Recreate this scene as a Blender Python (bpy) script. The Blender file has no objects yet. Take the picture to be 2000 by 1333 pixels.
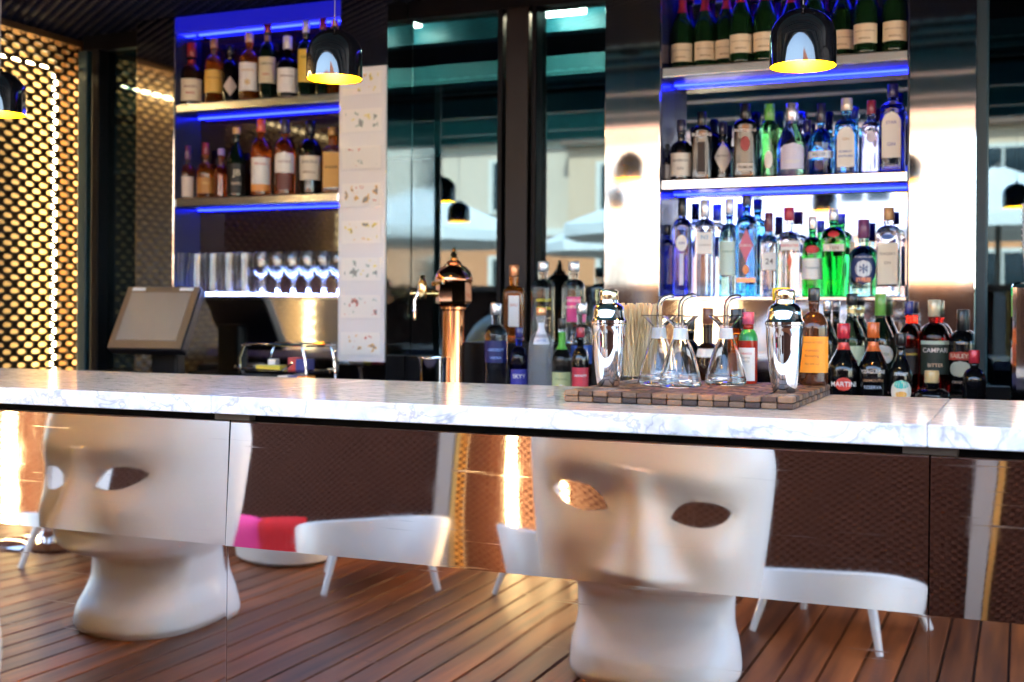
import bpy, bmesh, math, random
from mathutils import Vector, Matrix
random.seed(11)
R_ = math.radians
SC = bpy.context.scene
COL = SC.collection

# ------------------------------------------------------------------ camera, sky, sun, exposure
F_PX, YAW, ROLL, CY, EYE = 2350.26, 0.402, 0.0067, 610.7, 1.30
cam_d = bpy.data.cameras.new('camera')
cam = bpy.data.objects.new('camera', cam_d)
COL.objects.link(cam)
_f = Vector((-math.sin(YAW), math.cos(YAW), 0))
_r0 = Vector((math.cos(YAW), math.sin(YAW), 0))
_u0 = Vector((0, 0, 1))
_r = _r0 * math.cos(ROLL) + _u0 * math.sin(ROLL)
_u = _u0 * math.cos(ROLL) - _r0 * math.sin(ROLL)
cam.matrix_world = Matrix(((_r.x, _u.x, -_f.x, 0), (_r.y, _u.y, -_f.y, 0), (_r.z, _u.z, -_f.z, EYE), (0, 0, 0, 1)))
cam_d.sensor_width = 36
cam_d.lens = 36 * F_PX / 2000
cam_d.shift_y = (CY - 666.5) / 2000
cam_d.clip_start = 0.02
cam_d.clip_end = 1000
cam_d.dof.use_dof = True
cam_d.dof.focus_distance = 2.74
cam_d.dof.aperture_fstop = 3.2
SC.camera = cam

SUN_EL, SUN_AZ = R_(42), R_(14)
world = bpy.data.worlds.new('World')
SC.world = world
world.use_nodes = True
wn = world.node_tree
bg = wn.nodes['Background']
sky = wn.nodes.new('ShaderNodeTexSky')
sky.sky_type = 'NISHITA'
sky.sun_disc = False
sky.sun_elevation = SUN_EL
sky.sun_rotation = SUN_AZ
wn.links.new(sky.outputs[0], bg.inputs[0])
bg.inputs[1].default_value = 0.14
sun_d = bpy.data.lights.new('sun', 'SUN')
sun_d.energy = 2.7
sun_d.angle = R_(0.5)
sun_d.color = (1, 0.93, 0.83)
sun = bpy.data.objects.new('sun', sun_d)
COL.objects.link(sun)
sun.rotation_euler = (-(math.pi / 2 - SUN_EL), 0, -SUN_AZ)
sun.location = (2, 12, 14)

vs = SC.view_settings
vs.view_transform = 'Standard'
vs.look = 'None'
vs.gamma = 1
vs.use_curve_mapping = False
vs.exposure = 3.6
SC.render.engine = 'CYCLES'
cy = SC.cycles
cy.use_denoising = True
cy.max_bounces = 14
cy.transparent_max_bounces = 16
cy.transmission_bounces = 10
cy.glossy_bounces = 8
cy.diffuse_bounces = 4
cy.caustics_reflective = False
cy.caustics_refractive = True
cy.blur_glossy = 0.6
cy.sample_clamp_indirect = 8
cy.use_adaptive_sampling = True
cy.adaptive_threshold = 0.02


# ------------------------------------------------------------------ a pixel of the photograph as a point on a real plane
def ray(px, py):
    return _f + _r * ((px - 1000) / F_PX) - _u * ((py - CY) / F_PX)


def aty(px, py, y):
    d = ray(px, py)
    return Vector((0, 0, EYE)) + d * (y / d.y)


def depth(x, y):
    return Vector((x, y, 0)).dot(_f)


# ------------------------------------------------------------------ mesh helpers
class MB:
    def __init__(s):
        s.v = []
        s.f = []
        s.bev = False

    def add(s, vs_, fs):
        b = len(s.v)
        s.v += [tuple(p) for p in vs_]
        s.f += [tuple(i + b for i in q) for q in fs]
        return s

    def box(s, x0, x1, y0, y1, z0, z1, bev=0.0):
        if bev <= 0:
            return s.add([(x0, y0, z0), (x1, y0, z0), (x1, y1, z0), (x0, y1, z0), (x0, y0, z1), (x1, y0, z1), (x1, y1, z1), (x0, y1, z1)],
                         [(0, 3, 2, 1), (4, 5, 6, 7), (0, 1, 5, 4), (1, 2, 6, 5), (2, 3, 7, 6), (3, 0, 4, 7)])
        s.bev = True
        bm = bmesh.new()
        bmesh.ops.create_cube(bm, size=1)
        for v in bm.verts:
            v.co = (x0 if v.co.x < 0 else x1, y0 if v.co.y < 0 else y1, z0 if v.co.z < 0 else z1)
        bmesh.ops.bevel(bm, geom=bm.edges[:], offset=bev, segments=2, profile=0.5, affect='EDGES')
        bm.verts.index_update()
        s.add([v.co[:] for v in bm.verts], [[v.index for v in f.verts] for f in bm.faces])
        bm.free()
        return s

    def lathe(s, prof, n=40, sq=0, asp=1.0, cx=0, cy_=0, close=False):
        # prof: [(r, z)], r = 0 closes with a pole
        b = len(s.v)
        rings = []
        for r, z in prof:
            if r < 1e-6:
                s.v.append((cx, cy_, z))
                rings.append([len(s.v) - 1])
            else:
                ring = []
                for k in range(n):
                    a = 2 * math.pi * k / n
                    q = sect(a, sq) * r
                    s.v.append((cx + math.sin(a) * q, cy_ - math.cos(a) * q * asp, z))
                    ring.append(len(s.v) - 1)
                rings.append(ring)
        for A, B in zip(rings, rings[1:]):
            for k in range(n):
                k2 = (k + 1) % n
                if len(A) == 1 and len(B) == 1:
                    continue
                if len(A) == 1:
                    s.f.append((A[0], B[k2], B[k]))
                elif len(B) == 1:
                    s.f.append((A[k], A[k2], B[0]))
                else:
                    s.f.append((A[k], A[k2], B[k2], B[k]))
        return s

    def tube(s, pts, r, n=8, r2=None, cap=True):
        pts = [Vector(p) for p in pts]
        b = len(s.v)
        up = Vector((0, 0, 1))
        prev = None
        m = len(pts)
        for i, p in enumerate(pts):
            t = (pts[min(i + 1, m - 1)] - pts[max(i - 1, 0)]).normalized()
            if prev is None:
                a = t.cross(up)
                if a.length < 1e-3:
                    a = t.cross(Vector((1, 0, 0)))
                a.normalize()
            else:
                a = (prev - t * prev.dot(t)).normalized()
            prev = a
            c = t.cross(a)
            rr = r if r2 is None else r + (r2 - r) * i / (m - 1)
            for k in range(n):
                an = 2 * math.pi * k / n
                s.v.append(tuple(p + (a * math.cos(an) + c * math.sin(an)) * rr))
        for i in range(m - 1):
            for k in range(n):
                k2 = (k + 1) % n
                s.f.append((b + i * n + k, b + i * n + k2, b + (i + 1) * n + k2, b + (i + 1) * n + k))
        if cap:
            s.f.append(tuple(b + k for k in range(n))[::-1])
            s.f.append(tuple(b + (m - 1) * n + k for k in range(n)))
        return s

    def xf(s, M):
        s.v = [tuple(M @ Vector(p)) for p in s.v]
        return s

    def mesh(s, name, mat, smooth=35):
        me = bpy.data.meshes.new(name)
        me.from_pydata(s.v, [], s.f)
        if smooth:
            me.polygons.foreach_set('use_smooth', [True] * len(me.polygons))
            me.set_sharp_from_angle(angle=R_(18 if s.bev else smooth))
        me.materials.append(mat)
        return me

    def build(s, name, mat, parent=None, smooth=35):
        o = bpy.data.objects.new(name, s.mesh(name, mat, smooth))
        COL.objects.link(o)
        if parent is not None:
            o.parent = parent
        return o


def sect(a, n):
    if not n:
        return 1.0
    return 1.0 / ((abs(math.cos(a)) ** n + abs(math.sin(a)) ** n) ** (1.0 / n))


def thing(name, label, cat, loc=(0, 0, 0), rz=0, group=None):
    o = bpy.data.objects.new(name, None)
    o.empty_display_size = 0.05
    COL.objects.link(o)
    o.location = loc
    o.rotation_euler = (0, 0, rz)
    return tag(o, label, cat, group)


def tag(o, label, cat, group=None):
    o['label'] = label
    o['category'] = cat
    if group:
        o['group'] = group
    return o


def struct(o, label=None):
    o['kind'] = 'structure'
    if label:
        o['label'] = label
    return o


def link_copy(src, parent, loc=None):
    c = src.copy()
    COL.objects.link(c)
    c.parent = parent
    if loc is not None:
        c.location = loc
    return c


def copy_tree(root, loc, rz, label, group=None):
    n = root.copy()
    COL.objects.link(n)
    n.location = loc
    n.rotation_euler = (0, 0, rz)
    n['label'] = label
    if group:
        n['group'] = group
    for ch in root.children:
        c = link_copy(ch, n)
        for g in ch.children:
            link_copy(g, c)
    return n


# ------------------------------------------------------------------ materials
MATS = {}


def pmat(name, col=(.5, .5, .5), rough=.5, metal=0., trans=0., ior=1.45, coat=0., emit=None, es=0., var=0., vscale=8., bump=0., bscale=60., stretch=(1, 1, 1), alpha=1., aniso=0., rvar=0.):
    if name in MATS:
        return MATS[name]
    m = bpy.data.materials.new(name)
    m.use_nodes = True
    nt = m.node_tree
    b = nt.nodes['Principled BSDF']
    b.inputs['Base Color'].default_value = (*col, 1)
    b.inputs['Roughness'].default_value = rough
    b.inputs['Metallic'].default_value = metal
    b.inputs['Transmission Weight'].default_value = trans
    b.inputs['IOR'].default_value = ior
    b.inputs['Coat Weight'].default_value = coat
    b.inputs['Anisotropic'].default_value = aniso
    b.inputs['Alpha'].default_value = alpha
    if emit:
        b.inputs['Emission Color'].default_value = (*emit, 1)
        b.inputs['Emission Strength'].default_value = es
    if var or bump or rvar:
        tc = nt.nodes.new('ShaderNodeTexCoord')
        mp = nt.nodes.new('ShaderNodeMapping')
        mp.inputs['Scale'].default_value = stretch
        nt.links.new(tc.outputs['Object'], mp.inputs[0])
    if var or rvar:
        nz = nt.nodes.new('ShaderNodeTexNoise')
        nz.inputs['Scale'].default_value = vscale
        nz.inputs['Detail'].default_value = 5
        nt.links.new(mp.outputs[0], nz.inputs['Vector'])
    if var:
        mx = nt.nodes.new('ShaderNodeMix')
        mx.data_type = 'RGBA'
        mx.inputs[6].default_value = (*[c * (1 - var) for c in col], 1)
        mx.inputs[7].default_value = (*[min(1, c * (1 + var)) for c in col], 1)
        nt.links.new(nz.outputs['Fac'], mx.inputs[0])
        nt.links.new(mx.outputs[2], b.inputs['Base Color'])
    if rvar:
        mr = nt.nodes.new('ShaderNodeMapRange')
        mr.inputs[3].default_value = max(0, rough - rvar)
        mr.inputs[4].default_value = rough + rvar
        nt.links.new(nz.outputs['Fac'], mr.inputs[0])
        nt.links.new(mr.outputs[0], b.inputs['Roughness'])
    if bump:
        n2 = nt.nodes.new('ShaderNodeTexNoise')
        n2.inputs['Scale'].default_value = bscale
        n2.inputs['Detail'].default_value = 4
        nt.links.new(mp.outputs[0], n2.inputs['Vector'])
        bp = nt.nodes.new('ShaderNodeBump')
        bp.inputs['Strength'].default_value = bump
        bp.inputs['Distance'].default_value = .01
        nt.links.new(n2.outputs['Fac'], bp.inputs['Height'])
        nt.links.new(bp.outputs[0], b.inputs['Normal'])
    MATS[name] = m
    return m


def flat(col, rough=.45):
    k = 'print_%02x%02x%02x' % tuple(int(max(0, min(1, c)) * 255) for c in col)
    return pmat(k, col, rough)


def capmat(col, rough=.3, metal=.0):
    k = 'cap_%02x%02x%02x_%d' % (*[int(max(0, min(1, c)) * 255) for c in col], int(metal * 10))
    return pmat(k, col, rough, metal, coat=.3)


def glassmat(col, ior=1.38):
    k = 'glass_%02x%02x%02x' % tuple(int(max(0, min(1, c)) * 255) for c in col)
    return pmat(k, col, .01, 0, 1.0, ior)


def darkglass(col):
    k = 'darkglass_%02x%02x%02x' % tuple(int(max(0, min(1, c)) * 255) for c in col)
    return pmat(k, tuple(c * .4 for c in col), .05, 0, 0.0, 1.45, coat=.35)


STEEL = pmat('brushed_steel', (.74, .73, .72), .055, 1, bump=.004, bscale=50, stretch=(60, 60, 1), rvar=.02, vscale=3)
SHELF_STEEL = pmat('shelf_steel', (.78, .76, .74), .16, 1, bump=.015, bscale=50, stretch=(1, 40, 40))
MIRROR = pmat('mirror_steel', (.31, .39, .55), .03, 1)
CHROME = pmat('chrome', (.88, .87, .87), .035, 1)
BLACK = pmat('black_plastic', (.004, .004, .005), .35, ior=1.3, bump=.03, bscale=300)
BLACKMATT = pmat('black_matt', (.003, .003, .004), .6, ior=1.2)
TEALPAINT = pmat('teal_steel_paint', (.03, .17, .22), .35, var=.15, vscale=6)
DARKFRAME = pmat('dark_frame', (.004, .004, .006), .4, ior=1.2, var=.2, vscale=12)
BRASS = pmat('brass', (.83, .58, .25), .14, 1, var=.1, vscale=30)
COPPER = pmat('copper', (.86, .40, .20), .09, 1, var=.12, vscale=25)
GOLDTINT = pmat('gold_tint_steel', (.93, .72, .42), .16, 1)  # on the shaker caps the gold stands in for warm reflections
WHITEPLASTIC = pmat('white_plastic', (.74, .72, .69), .38, coat=.15, bump=.01, bscale=30)
GLASS = pmat('clear_glass', (.97, .985, .99), 0, 0, 1, 1.47)
PAPER = pmat('white_paper', (.82, .81, .79), .55)
LEDBLUE = pmat('led_blue', (0, 0, 0), .5, emit=(.006, .012, 1), es=3.6)
LEDCOOL = pmat('led_pale_blue', (0, 0, 0), .5, emit=(.25, .36, 1), es=8)
LEDWARM = pmat('led_warm', (0, 0, 0), .5, emit=(1, .74, .36), es=6.0)
MESHMET = pmat('bronze_mesh', (.05, .028, .013), .38, .5, var=.3, vscale=9)
MESHBROWN = pmat('brown_mesh', (.066, .021, .011), .75, 0, ior=1.2, var=.3, vscale=6)
MESHBLACK = pmat('black_mesh', (.010, .012, .028), .5, ior=1.12)
GOLDBOARD = pmat('gold_backing', (.52, .36, .17), .5, var=.15, vscale=4)
BROWNBOARD = pmat('brown_backing', (.055, .016, .007), .6, var=.2, vscale=4)

# brushed bar front: a wavy mirror sheet with a vertical grain
def bar_steel(name, col, r0, r1, dent):
    m = bpy.data.materials.new(name)
    m.use_nodes = True
    nt = m.node_tree
    b = nt.nodes['Principled BSDF']
    b.inputs['Base Color'].default_value = (*col, 1)
    b.inputs['Metallic'].default_value = 1
    tc = nt.nodes.new('ShaderNodeTexCoord')
    mp = nt.nodes.new('ShaderNodeMapping')
    mp.inputs['Scale'].default_value = (260, 1, 3)
    nt.links.new(tc.outputs['Object'], mp.inputs[0])
    n1 = nt.nodes.new('ShaderNodeTexNoise')
    n1.inputs['Scale'].default_value = 1
    n1.inputs['Detail'].default_value = 6
    nt.links.new(mp.outputs[0], n1.inputs['Vector'])
    n2 = nt.nodes.new('ShaderNodeTexNoise')
    n2.inputs['Scale'].default_value = 3.2
    n2.inputs['Detail'].default_value = 0
    nt.links.new(tc.outputs['Object'], n2.inputs['Vector'])
    # fine scratches
    mp3 = nt.nodes.new('ShaderNodeMapping')
    mp3.inputs['Rotation'].default_value = (0, .9, 0)
    mp3.inputs['Scale'].default_value = (4, 1, 140)
    nt.links.new(tc.outputs['Object'], mp3.inputs[0])
    n3 = nt.nodes.new('ShaderNodeTexNoise')
    n3.inputs['Scale'].default_value = 1
    n3.inputs['Detail'].default_value = 2
    nt.links.new(mp3.outputs[0], n3.inputs['Vector'])
    mr = nt.nodes.new('ShaderNodeMapRange')
    mr.inputs[1].default_value = .66
    mr.inputs[2].default_value = .78
    nt.links.new(n3.outputs['Fac'], mr.inputs[0])
    ro = nt.nodes.new('ShaderNodeMapRange')
    ro.inputs[1].default_value = .3
    ro.inputs[2].default_value = .7
    ro.inputs[3].default_value = r0
    ro.inputs[4].default_value = r1
    nt.links.new(n1.outputs['Fac'], ro.inputs[0])
    ad = nt.nodes.new('ShaderNodeMath')
    ad.operation = 'MULTIPLY_ADD'
    ad.inputs[1].default_value = .12
    nt.links.new(mr.outputs[0], ad.inputs[0])
    nt.links.new(ro.outputs[0], ad.inputs[2])
    # cloudy smudges from hands and cloths
    n4 = nt.nodes.new('ShaderNodeTexNoise')
    n4.inputs['Scale'].default_value = 7
    n4.inputs['Detail'].default_value = 6
    n4.inputs['Distortion'].default_value = .8
    nt.links.new(tc.outputs['Object'], n4.inputs['Vector'])
    m4 = nt.nodes.new('ShaderNodeMapRange')
    m4.inputs[1].default_value = .52
    m4.inputs[2].default_value = .75
    m4.inputs[4].default_value = .03
    nt.links.new(n4.outputs['Fac'], m4.inputs[0])
    a4 = nt.nodes.new('ShaderNodeMath')
    nt.links.new(ad.outputs[0], a4.inputs[0])
    nt.links.new(m4.outputs[0], a4.inputs[1])
    nt.links.new(a4.outputs[0], b.inputs['Roughness'])
    bp = nt.nodes.new('ShaderNodeBump')
    bp.inputs['Strength'].default_value = 1
    bp.inputs['Distance'].default_value = dent
    nt.links.new(n2.outputs['Fac'], bp.inputs['Height'])
    bp2 = nt.nodes.new('ShaderNodeBump')
    bp2.inputs['Strength'].default_value = .02
    bp2.inputs['Distance'].default_value = .00006
    nt.links.new(n1.outputs['Fac'], bp2.inputs['Height'])
    nt.links.new(bp.outputs[0], bp2.inputs['Normal'])
    nt.links.new(bp2.outputs[0], b.inputs['Normal'])
    return m


BARSTEEL_UP = bar_steel('bar_front_steel_upper', (.76, .675, .615), .013, .034, .0022)
BARSTEEL_LO = bar_steel('bar_front_steel_lower', (.74, .68, .64), .006, .018, .0008)


def marble_mat():
    m = bpy.data.materials.new('white_marble')
    m.use_nodes = True
    nt = m.node_tree
    b = nt.nodes['Principled BSDF']
    tc = nt.nodes.new('ShaderNodeTexCoord')

    def noise(scale, detail, dist, rot, sc_):
        mp = nt.nodes.new('ShaderNodeMapping')
        mp.inputs['Rotation'].default_value = rot
        mp.inputs['Scale'].default_value = sc_
        nt.links.new(tc.outputs['Object'], mp.inputs[0])
        n_ = nt.nodes.new('ShaderNodeTexNoise')
        n_.inputs['Scale'].default_value = scale
        n_.inputs['Detail'].default_value = detail
        n_.inputs['Distortion'].default_value = dist
        nt.links.new(mp.outputs[0], n_.inputs['Vector'])
        return n_

    def mul(a_, b_):
        x_ = nt.nodes.new('ShaderNodeMath')
        x_.operation = 'MULTIPLY'
        nt.links.new(a_, x_.inputs[0])
        nt.links.new(b_, x_.inputs[1])
        return x_.outputs[0]

    def rng(src, lo, hi, o0, o1):
        r_ = nt.nodes.new('ShaderNodeMapRange')
        for k, v_ in zip((1, 2, 3, 4), (lo, hi, o0, o1)):
            r_.inputs[k].default_value = v_
        nt.links.new(src, r_.inputs[0])
        return r_.outputs[0]

    mott = rng(noise(30, 9, .3, (.2, .4, .7), (1, 2, 1)).outputs['Fac'], .32, .62, .76, 1.0)
    broad = rng(noise(4, 4, .2, (0, 0, .5), (1, 1.6, 1)).outputs['Fac'], .3, .65, .88, 1.0)
    v1 = noise(9, 8, .5, (.3, .6, .5), (1, 3.2, 1.4)).outputs['Fac']
    sub = nt.nodes.new('ShaderNodeMath')
    sub.operation = 'SUBTRACT'
    sub.inputs[1].default_value = .5
    nt.links.new(v1, sub.inputs[0])
    ab = nt.nodes.new('ShaderNodeMath')
    ab.operation = 'ABSOLUTE'
    nt.links.new(sub.outputs[0], ab.inputs[0])
    vein = rng(ab.outputs[0], 0, .022, .74, 1.0)
    f = mul(mul(mott, broad), vein)
    mx = nt.nodes.new('ShaderNodeMix')
    mx.data_type = 'RGBA'
    mx.inputs[6].default_value = (.24, .28, .34, 1)
    mx.inputs[7].default_value = (.90, .90, .905, 1)
    nt.links.new(rng(f, .42, 1.0, 0, 1), mx.inputs[0])
    nt.links.new(mx.outputs[2], b.inputs['Base Color'])
    b.inputs['Roughness'].default_value = .14
    b.inputs['Specular IOR Level'].default_value = .4
    return m


MARBLE = marble_mat()


def deck_mat():
    m = bpy.data.materials.new('deck_wood')
    m.use_nodes = True
    nt = m.node_tree
    b = nt.nodes['Principled BSDF']
    tc = nt.nodes.new('ShaderNodeTexCoord')
    oi = nt.nodes.new('ShaderNodeObjectInfo')
    mp = nt.nodes.new('ShaderNodeMapping')
    mp.inputs['Scale'].default_value = (22, 1.2, 10)
    nt.links.new(tc.outputs['Object'], mp.inputs[0])
    vm = nt.nodes.new('ShaderNodeVectorMath')
    sc = nt.nodes.new('ShaderNodeMath')
    sc.operation = 'MULTIPLY'
    sc.inputs[1].default_value = 40
    nt.links.new(oi.outputs['Random'], sc.inputs[0])
    nt.links.new(mp.outputs[0], vm.inputs[0])
    nt.links.new(sc.outputs[0], vm.inputs[1])
    nz = nt.nodes.new('ShaderNodeTexNoise')
    nz.inputs['Scale'].default_value = 1
    nz.inputs['Detail'].default_value = 7
    nt.links.new(vm.outputs[0], nz.inputs['Vector'])
    r = nt.nodes.new('ShaderNodeValToRGB')
    r.color_ramp.elements[0].position = .3
    r.color_ramp.elements[0].color = (.075, .015, .0035, 1)
    r.color_ramp.elements[1].position = .72
    r.color_ramp.elements[1].color = (.29, .078, .017, 1)
    nt.links.new(nz.outputs['Fac'], r.inputs[0])
    hs = nt.nodes.new('ShaderNodeHueSaturation')
    mr = nt.nodes.new('ShaderNodeMapRange')
    mr.inputs[3].default_value = .55
    mr.inputs[4].default_value = 1.45
    nt.links.new(oi.outputs['Random'], mr.inputs[0])
    nt.links.new(mr.outputs[0], hs.inputs['Value'])
    nt.links.new(r.outputs[0], hs.inputs['Color'])
    nt.links.new(hs.outputs[0], b.inputs['Base Color'])
    b.inputs['Roughness'].default_value = .46
    return m


DECK = deck_mat()


def tile_mat(name, c0, c1):
    m = bpy.data.materials.new(name)
    m.use_nodes = True
    nt = m.node_tree
    b = nt.nodes['Principled BSDF']
    tc = nt.nodes.new('ShaderNodeTexCoord')
    oi = nt.nodes.new('ShaderNodeObjectInfo')
    r = nt.nodes.new('ShaderNodeValToRGB')
    e = r.color_ramp.elements
    e[0].color = (*c0, 1)
    e[1].color = (*c1, 1)
    nt.links.new(oi.outputs['Random'], r.inputs[0])
    mp = nt.nodes.new('ShaderNodeMapping')
    mp.inputs['Scale'].default_value = (40, 200, 300)
    nt.links.new(tc.outputs['Object'], mp.inputs[0])
    nz = nt.nodes.new('ShaderNodeTexNoise')
    nz.inputs['Detail'].default_value = 3
    nz.inputs['Scale'].default_value = 1
    nt.links.new(mp.outputs[0], nz.inputs['Vector'])
    mx = nt.nodes.new('ShaderNodeMix')
    mx.data_type = 'RGBA'
    mx.blend_type = 'OVERLAY'
    mx.inputs[0].default_value = .6
    nt.links.new(r.outputs[0], mx.inputs[6])
    nt.links.new(nz.outputs['Fac'], mx.inputs[7])
    nt.links.new(mx.outputs[2], b.inputs['Base Color'])
    b.inputs['Roughness'].default_value = .55
    return m


TILE = [tile_mat('tray_wood_dark', (.022, .009, .006), (.075, .032, .018)), tile_mat('tray_wood_light', (.12, .058, .030), (.26, .135, .068))]


def thin_glass():
    m = bpy.data.materials.new('thin_glass')
    m.use_nodes = True
    nt = m.node_tree
    nt.nodes.clear()
    o = nt.nodes.new('ShaderNodeOutputMaterial')
    g = nt.nodes.new('ShaderNodeBsdfGlossy')
    g.inputs['Roughness'].default_value = .01
    t = nt.nodes.new('ShaderNodeBsdfTransparent')
    t.inputs['Color'].default_value = (.95, .97, .97, 1)
    fr = nt.nodes.new('ShaderNodeLayerWeight')
    pw = nt.nodes.new('ShaderNodeMath')
    pw.operation = 'POWER'
    pw.inputs[1].default_value = 4
    nt.links.new(fr.outputs['Facing'], pw.inputs[0])
    ad = nt.nodes.new('ShaderNodeMath')
    ad.operation = 'MULTIPLY_ADD'
    ad.inputs[1].default_value = .6
    ad.inputs[2].default_value = .035
    nt.links.new(pw.outputs[0], ad.inputs[0])
    mx = nt.nodes.new('ShaderNodeMixShader')
    nt.links.new(ad.outputs[0], mx.inputs[0])
    nt.links.new(t.outputs[0], mx.inputs[1])
    nt.links.new(g.outputs[0], mx.inputs[2])
    nt.links.new(mx.outputs[0], o.inputs[0])
    return m


THIN = thin_glass()


def pane_mat(name, tint, refl):
    m = bpy.data.materials.new(name)
    m.use_nodes = True
    nt = m.node_tree
    nt.nodes.clear()
    o = nt.nodes.new('ShaderNodeOutputMaterial')
    g = nt.nodes.new('ShaderNodeBsdfGlossy')
    g.inputs['Roughness'].default_value = .012
    g.inputs['Color'].default_value = (.62, .86, .95, 1)
    t = nt.nodes.new('ShaderNodeBsdfTransparent')
    t.inputs['Color'].default_value = (*tint, 1)
    fr = nt.nodes.new('ShaderNodeLayerWeight')
    fr.inputs['Blend'].default_value = .3
    ma = nt.nodes.new('ShaderNodeMath')
    ma.operation = 'MULTIPLY_ADD'
    ma.inputs[1].default_value = .5
    ma.inputs[2].default_value = refl
    ma.use_clamp = True
    nt.links.new(fr.outputs['Fresnel'], ma.inputs[0])
    mx = nt.nodes.new('ShaderNodeMixShader')
    nt.links.new(ma.outputs[0], mx.inputs[0])
    nt.links.new(t.outputs[0], mx.inputs[1])
    nt.links.new(g.outputs[0], mx.inputs[2])
    nt.links.new(mx.outputs[0], o.inputs[0])
    return m


PANE = pane_mat('door_glass', (.30, .42, .46), 0.10)

# ------------------------------------------------------------------ main dimensions
YP, YF = 2.400, 2.3825           # bar front: top edge of the upper panels, their lower fold
ZPT, ZF = 1.033, 0.738
ZC = 1.10                        # counter top
SEAMS = [-4.94, -3.347, -1.754, -0.161, 1.432, 3.025]
YU, YB = 4.20, 4.38              # shelf units: front, mirror back
ZS = [1.36, 1.78, 2.185]         # shelf tops
LU = (-3.58, -3.373, -2.548, -2.331)
RU = (-1.422, -1.21, -0.356, -0.145)
ZCEIL = 2.57
YROOF = 1.0
XSCR = -4.087
ZK = 0.98                        # back counter

# ------------------------------------------------------------------ setting: ground, deck, floor behind the bar
g = MB().box(-300, 300, -300, 300, -.4, -.06).build('ground', pmat('ground_paving', (.28, .25, .22), .8, var=.2, vscale=.6))
struct(g)
dk = MB().box(-7.6, 5.0, -1.34, 2.46, -.055, -.028).build('deck', pmat('deck_joist', (.012, .007, .005), .8))
struct(dk)
board_me = MB().box(-.0585, .0585, -1.88, 1.88, -.024, 0, .003).mesh('deck_board', DECK)
x = -7.5
while x < 4.9:
    o = bpy.data.objects.new('deck_board', board_me)
    COL.objects.link(o)
    o.parent = dk
    o.location = (x, .54, random.uniform(-.001, .001))
    x += .1275
fl = MB().box(-6.5, 5, 2.47, 4.56, -.05, -.002).build('floor', pmat('floor_behind_bar', (.05, .05, .055), .5))
struct(fl)


# ------------------------------------------------------------------ expanded metal sheets
def lattice(w, h, pw, ph, hw, hh, dep, lip=True):
    """staggered lens-shaped openings in a sheet lying in local x-z, lip of depth dep towards +y"""
    mb = MB()
    a, c = .13 * pw, .37 * pw
    outer = [(c, 0), ((a + c) / 2, ph / 4), (a, ph / 2), (0, ph / 2), (-a, ph / 2), (-(a + c) / 2, ph / 4), (-c, 0), (-(a + c) / 2, -ph / 4), (-a, -ph / 2), (0, -ph / 2), (a, -ph / 2), ((a + c) / 2, -ph / 4)]
    inner = []
    for (ox, oz) in outer:
        t = math.atan2(oz / ph, ox / pw)
        ex, ez = math.cos(t), math.sin(t)
        inner.append((hw * ex, hh * ez if ez > 0 else hh * .8 * ez))
    nx, nz = int(w / pw) + 1, int(h / ph) + 1
    for j in range(nz * 2):
        for i in range(nx):
            cx = (i + (.5 if j % 2 else 0)) * pw
            cz = j * ph / 2
            if cx > w - pw * .3 or cx < pw * .3 or cz > h - ph * .4 or cz < ph * .4:
                continue
            b = len(mb.v)
            mb.v += [(cx + p, 0, cz + q) for p, q in outer] + [(cx + p, dep * .25, cz + q) for p, q in inner]
            if lip:
                mb.v += [(cx + p * .94, dep, cz + q * .9) for p, q in inner]
            for k in range(12):
                k2 = (k + 1) % 12
                mb.f.append((b + k, b + k2, b + 12 + k2, b + 12 + k))
                if lip:
                    mb.f.append((b + 12 + k, b + 12 + k2, b + 24 + k2, b + 24 + k))
    return mb


# left screen: runs away from the camera along Y at X = XSCR, lit from behind
scr = thing('backlit_screen', 'tall bronze expanded metal screen glowing gold from behind, left of the bar', 'screen', (XSCR, 0, 0))
Y0, Y1 = 1.06, 4.40
s = lattice(Y1 - Y0 + .05, 2.56, .083, .060, .0370, .0130, .016)
s.xf(Matrix.Translation((0, Y0 - .025, .0)) @ Matrix(((0, -1, 0, 0), (1, 0, 0, 0), (0, 0, 1, 0), (0, 0, 0, 1))))
s.build('mesh_sheet', MESHMET, scr, 0)
MB().box(-.17, -.155, Y0 - .02, Y1 + .02, .0, 2.56).build('backing_board', GOLDBOARD, scr)
fr = MB()
fr.box(-.17, .012, Y1, Y1 + .035, 0, 2.56).box(-.17, .012, Y0 - .035, Y0, 0, 2.56)
fr.box(-.17, .012, Y0, Y1, 2.53, 2.558).box(-.17, .012, Y0, Y1, 0, .03)
fr.build('frame', pmat('gold_frame', (.20, .11, .05), .35, .6), scr)
for yy, zt_ in ((4.325, 2.40), (1.90, 2.40)):
    MB().tube([(-.075, yy, .06), (-.075, yy, zt_)], .011, 8).build('light_tube', LEDWARM, scr)
MB().tube([(-.075, 1.25, 2.42), (-.075, Y1 - .1, 2.42)], .0045, 8).build('light_tube', LEDWARM, scr)

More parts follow.
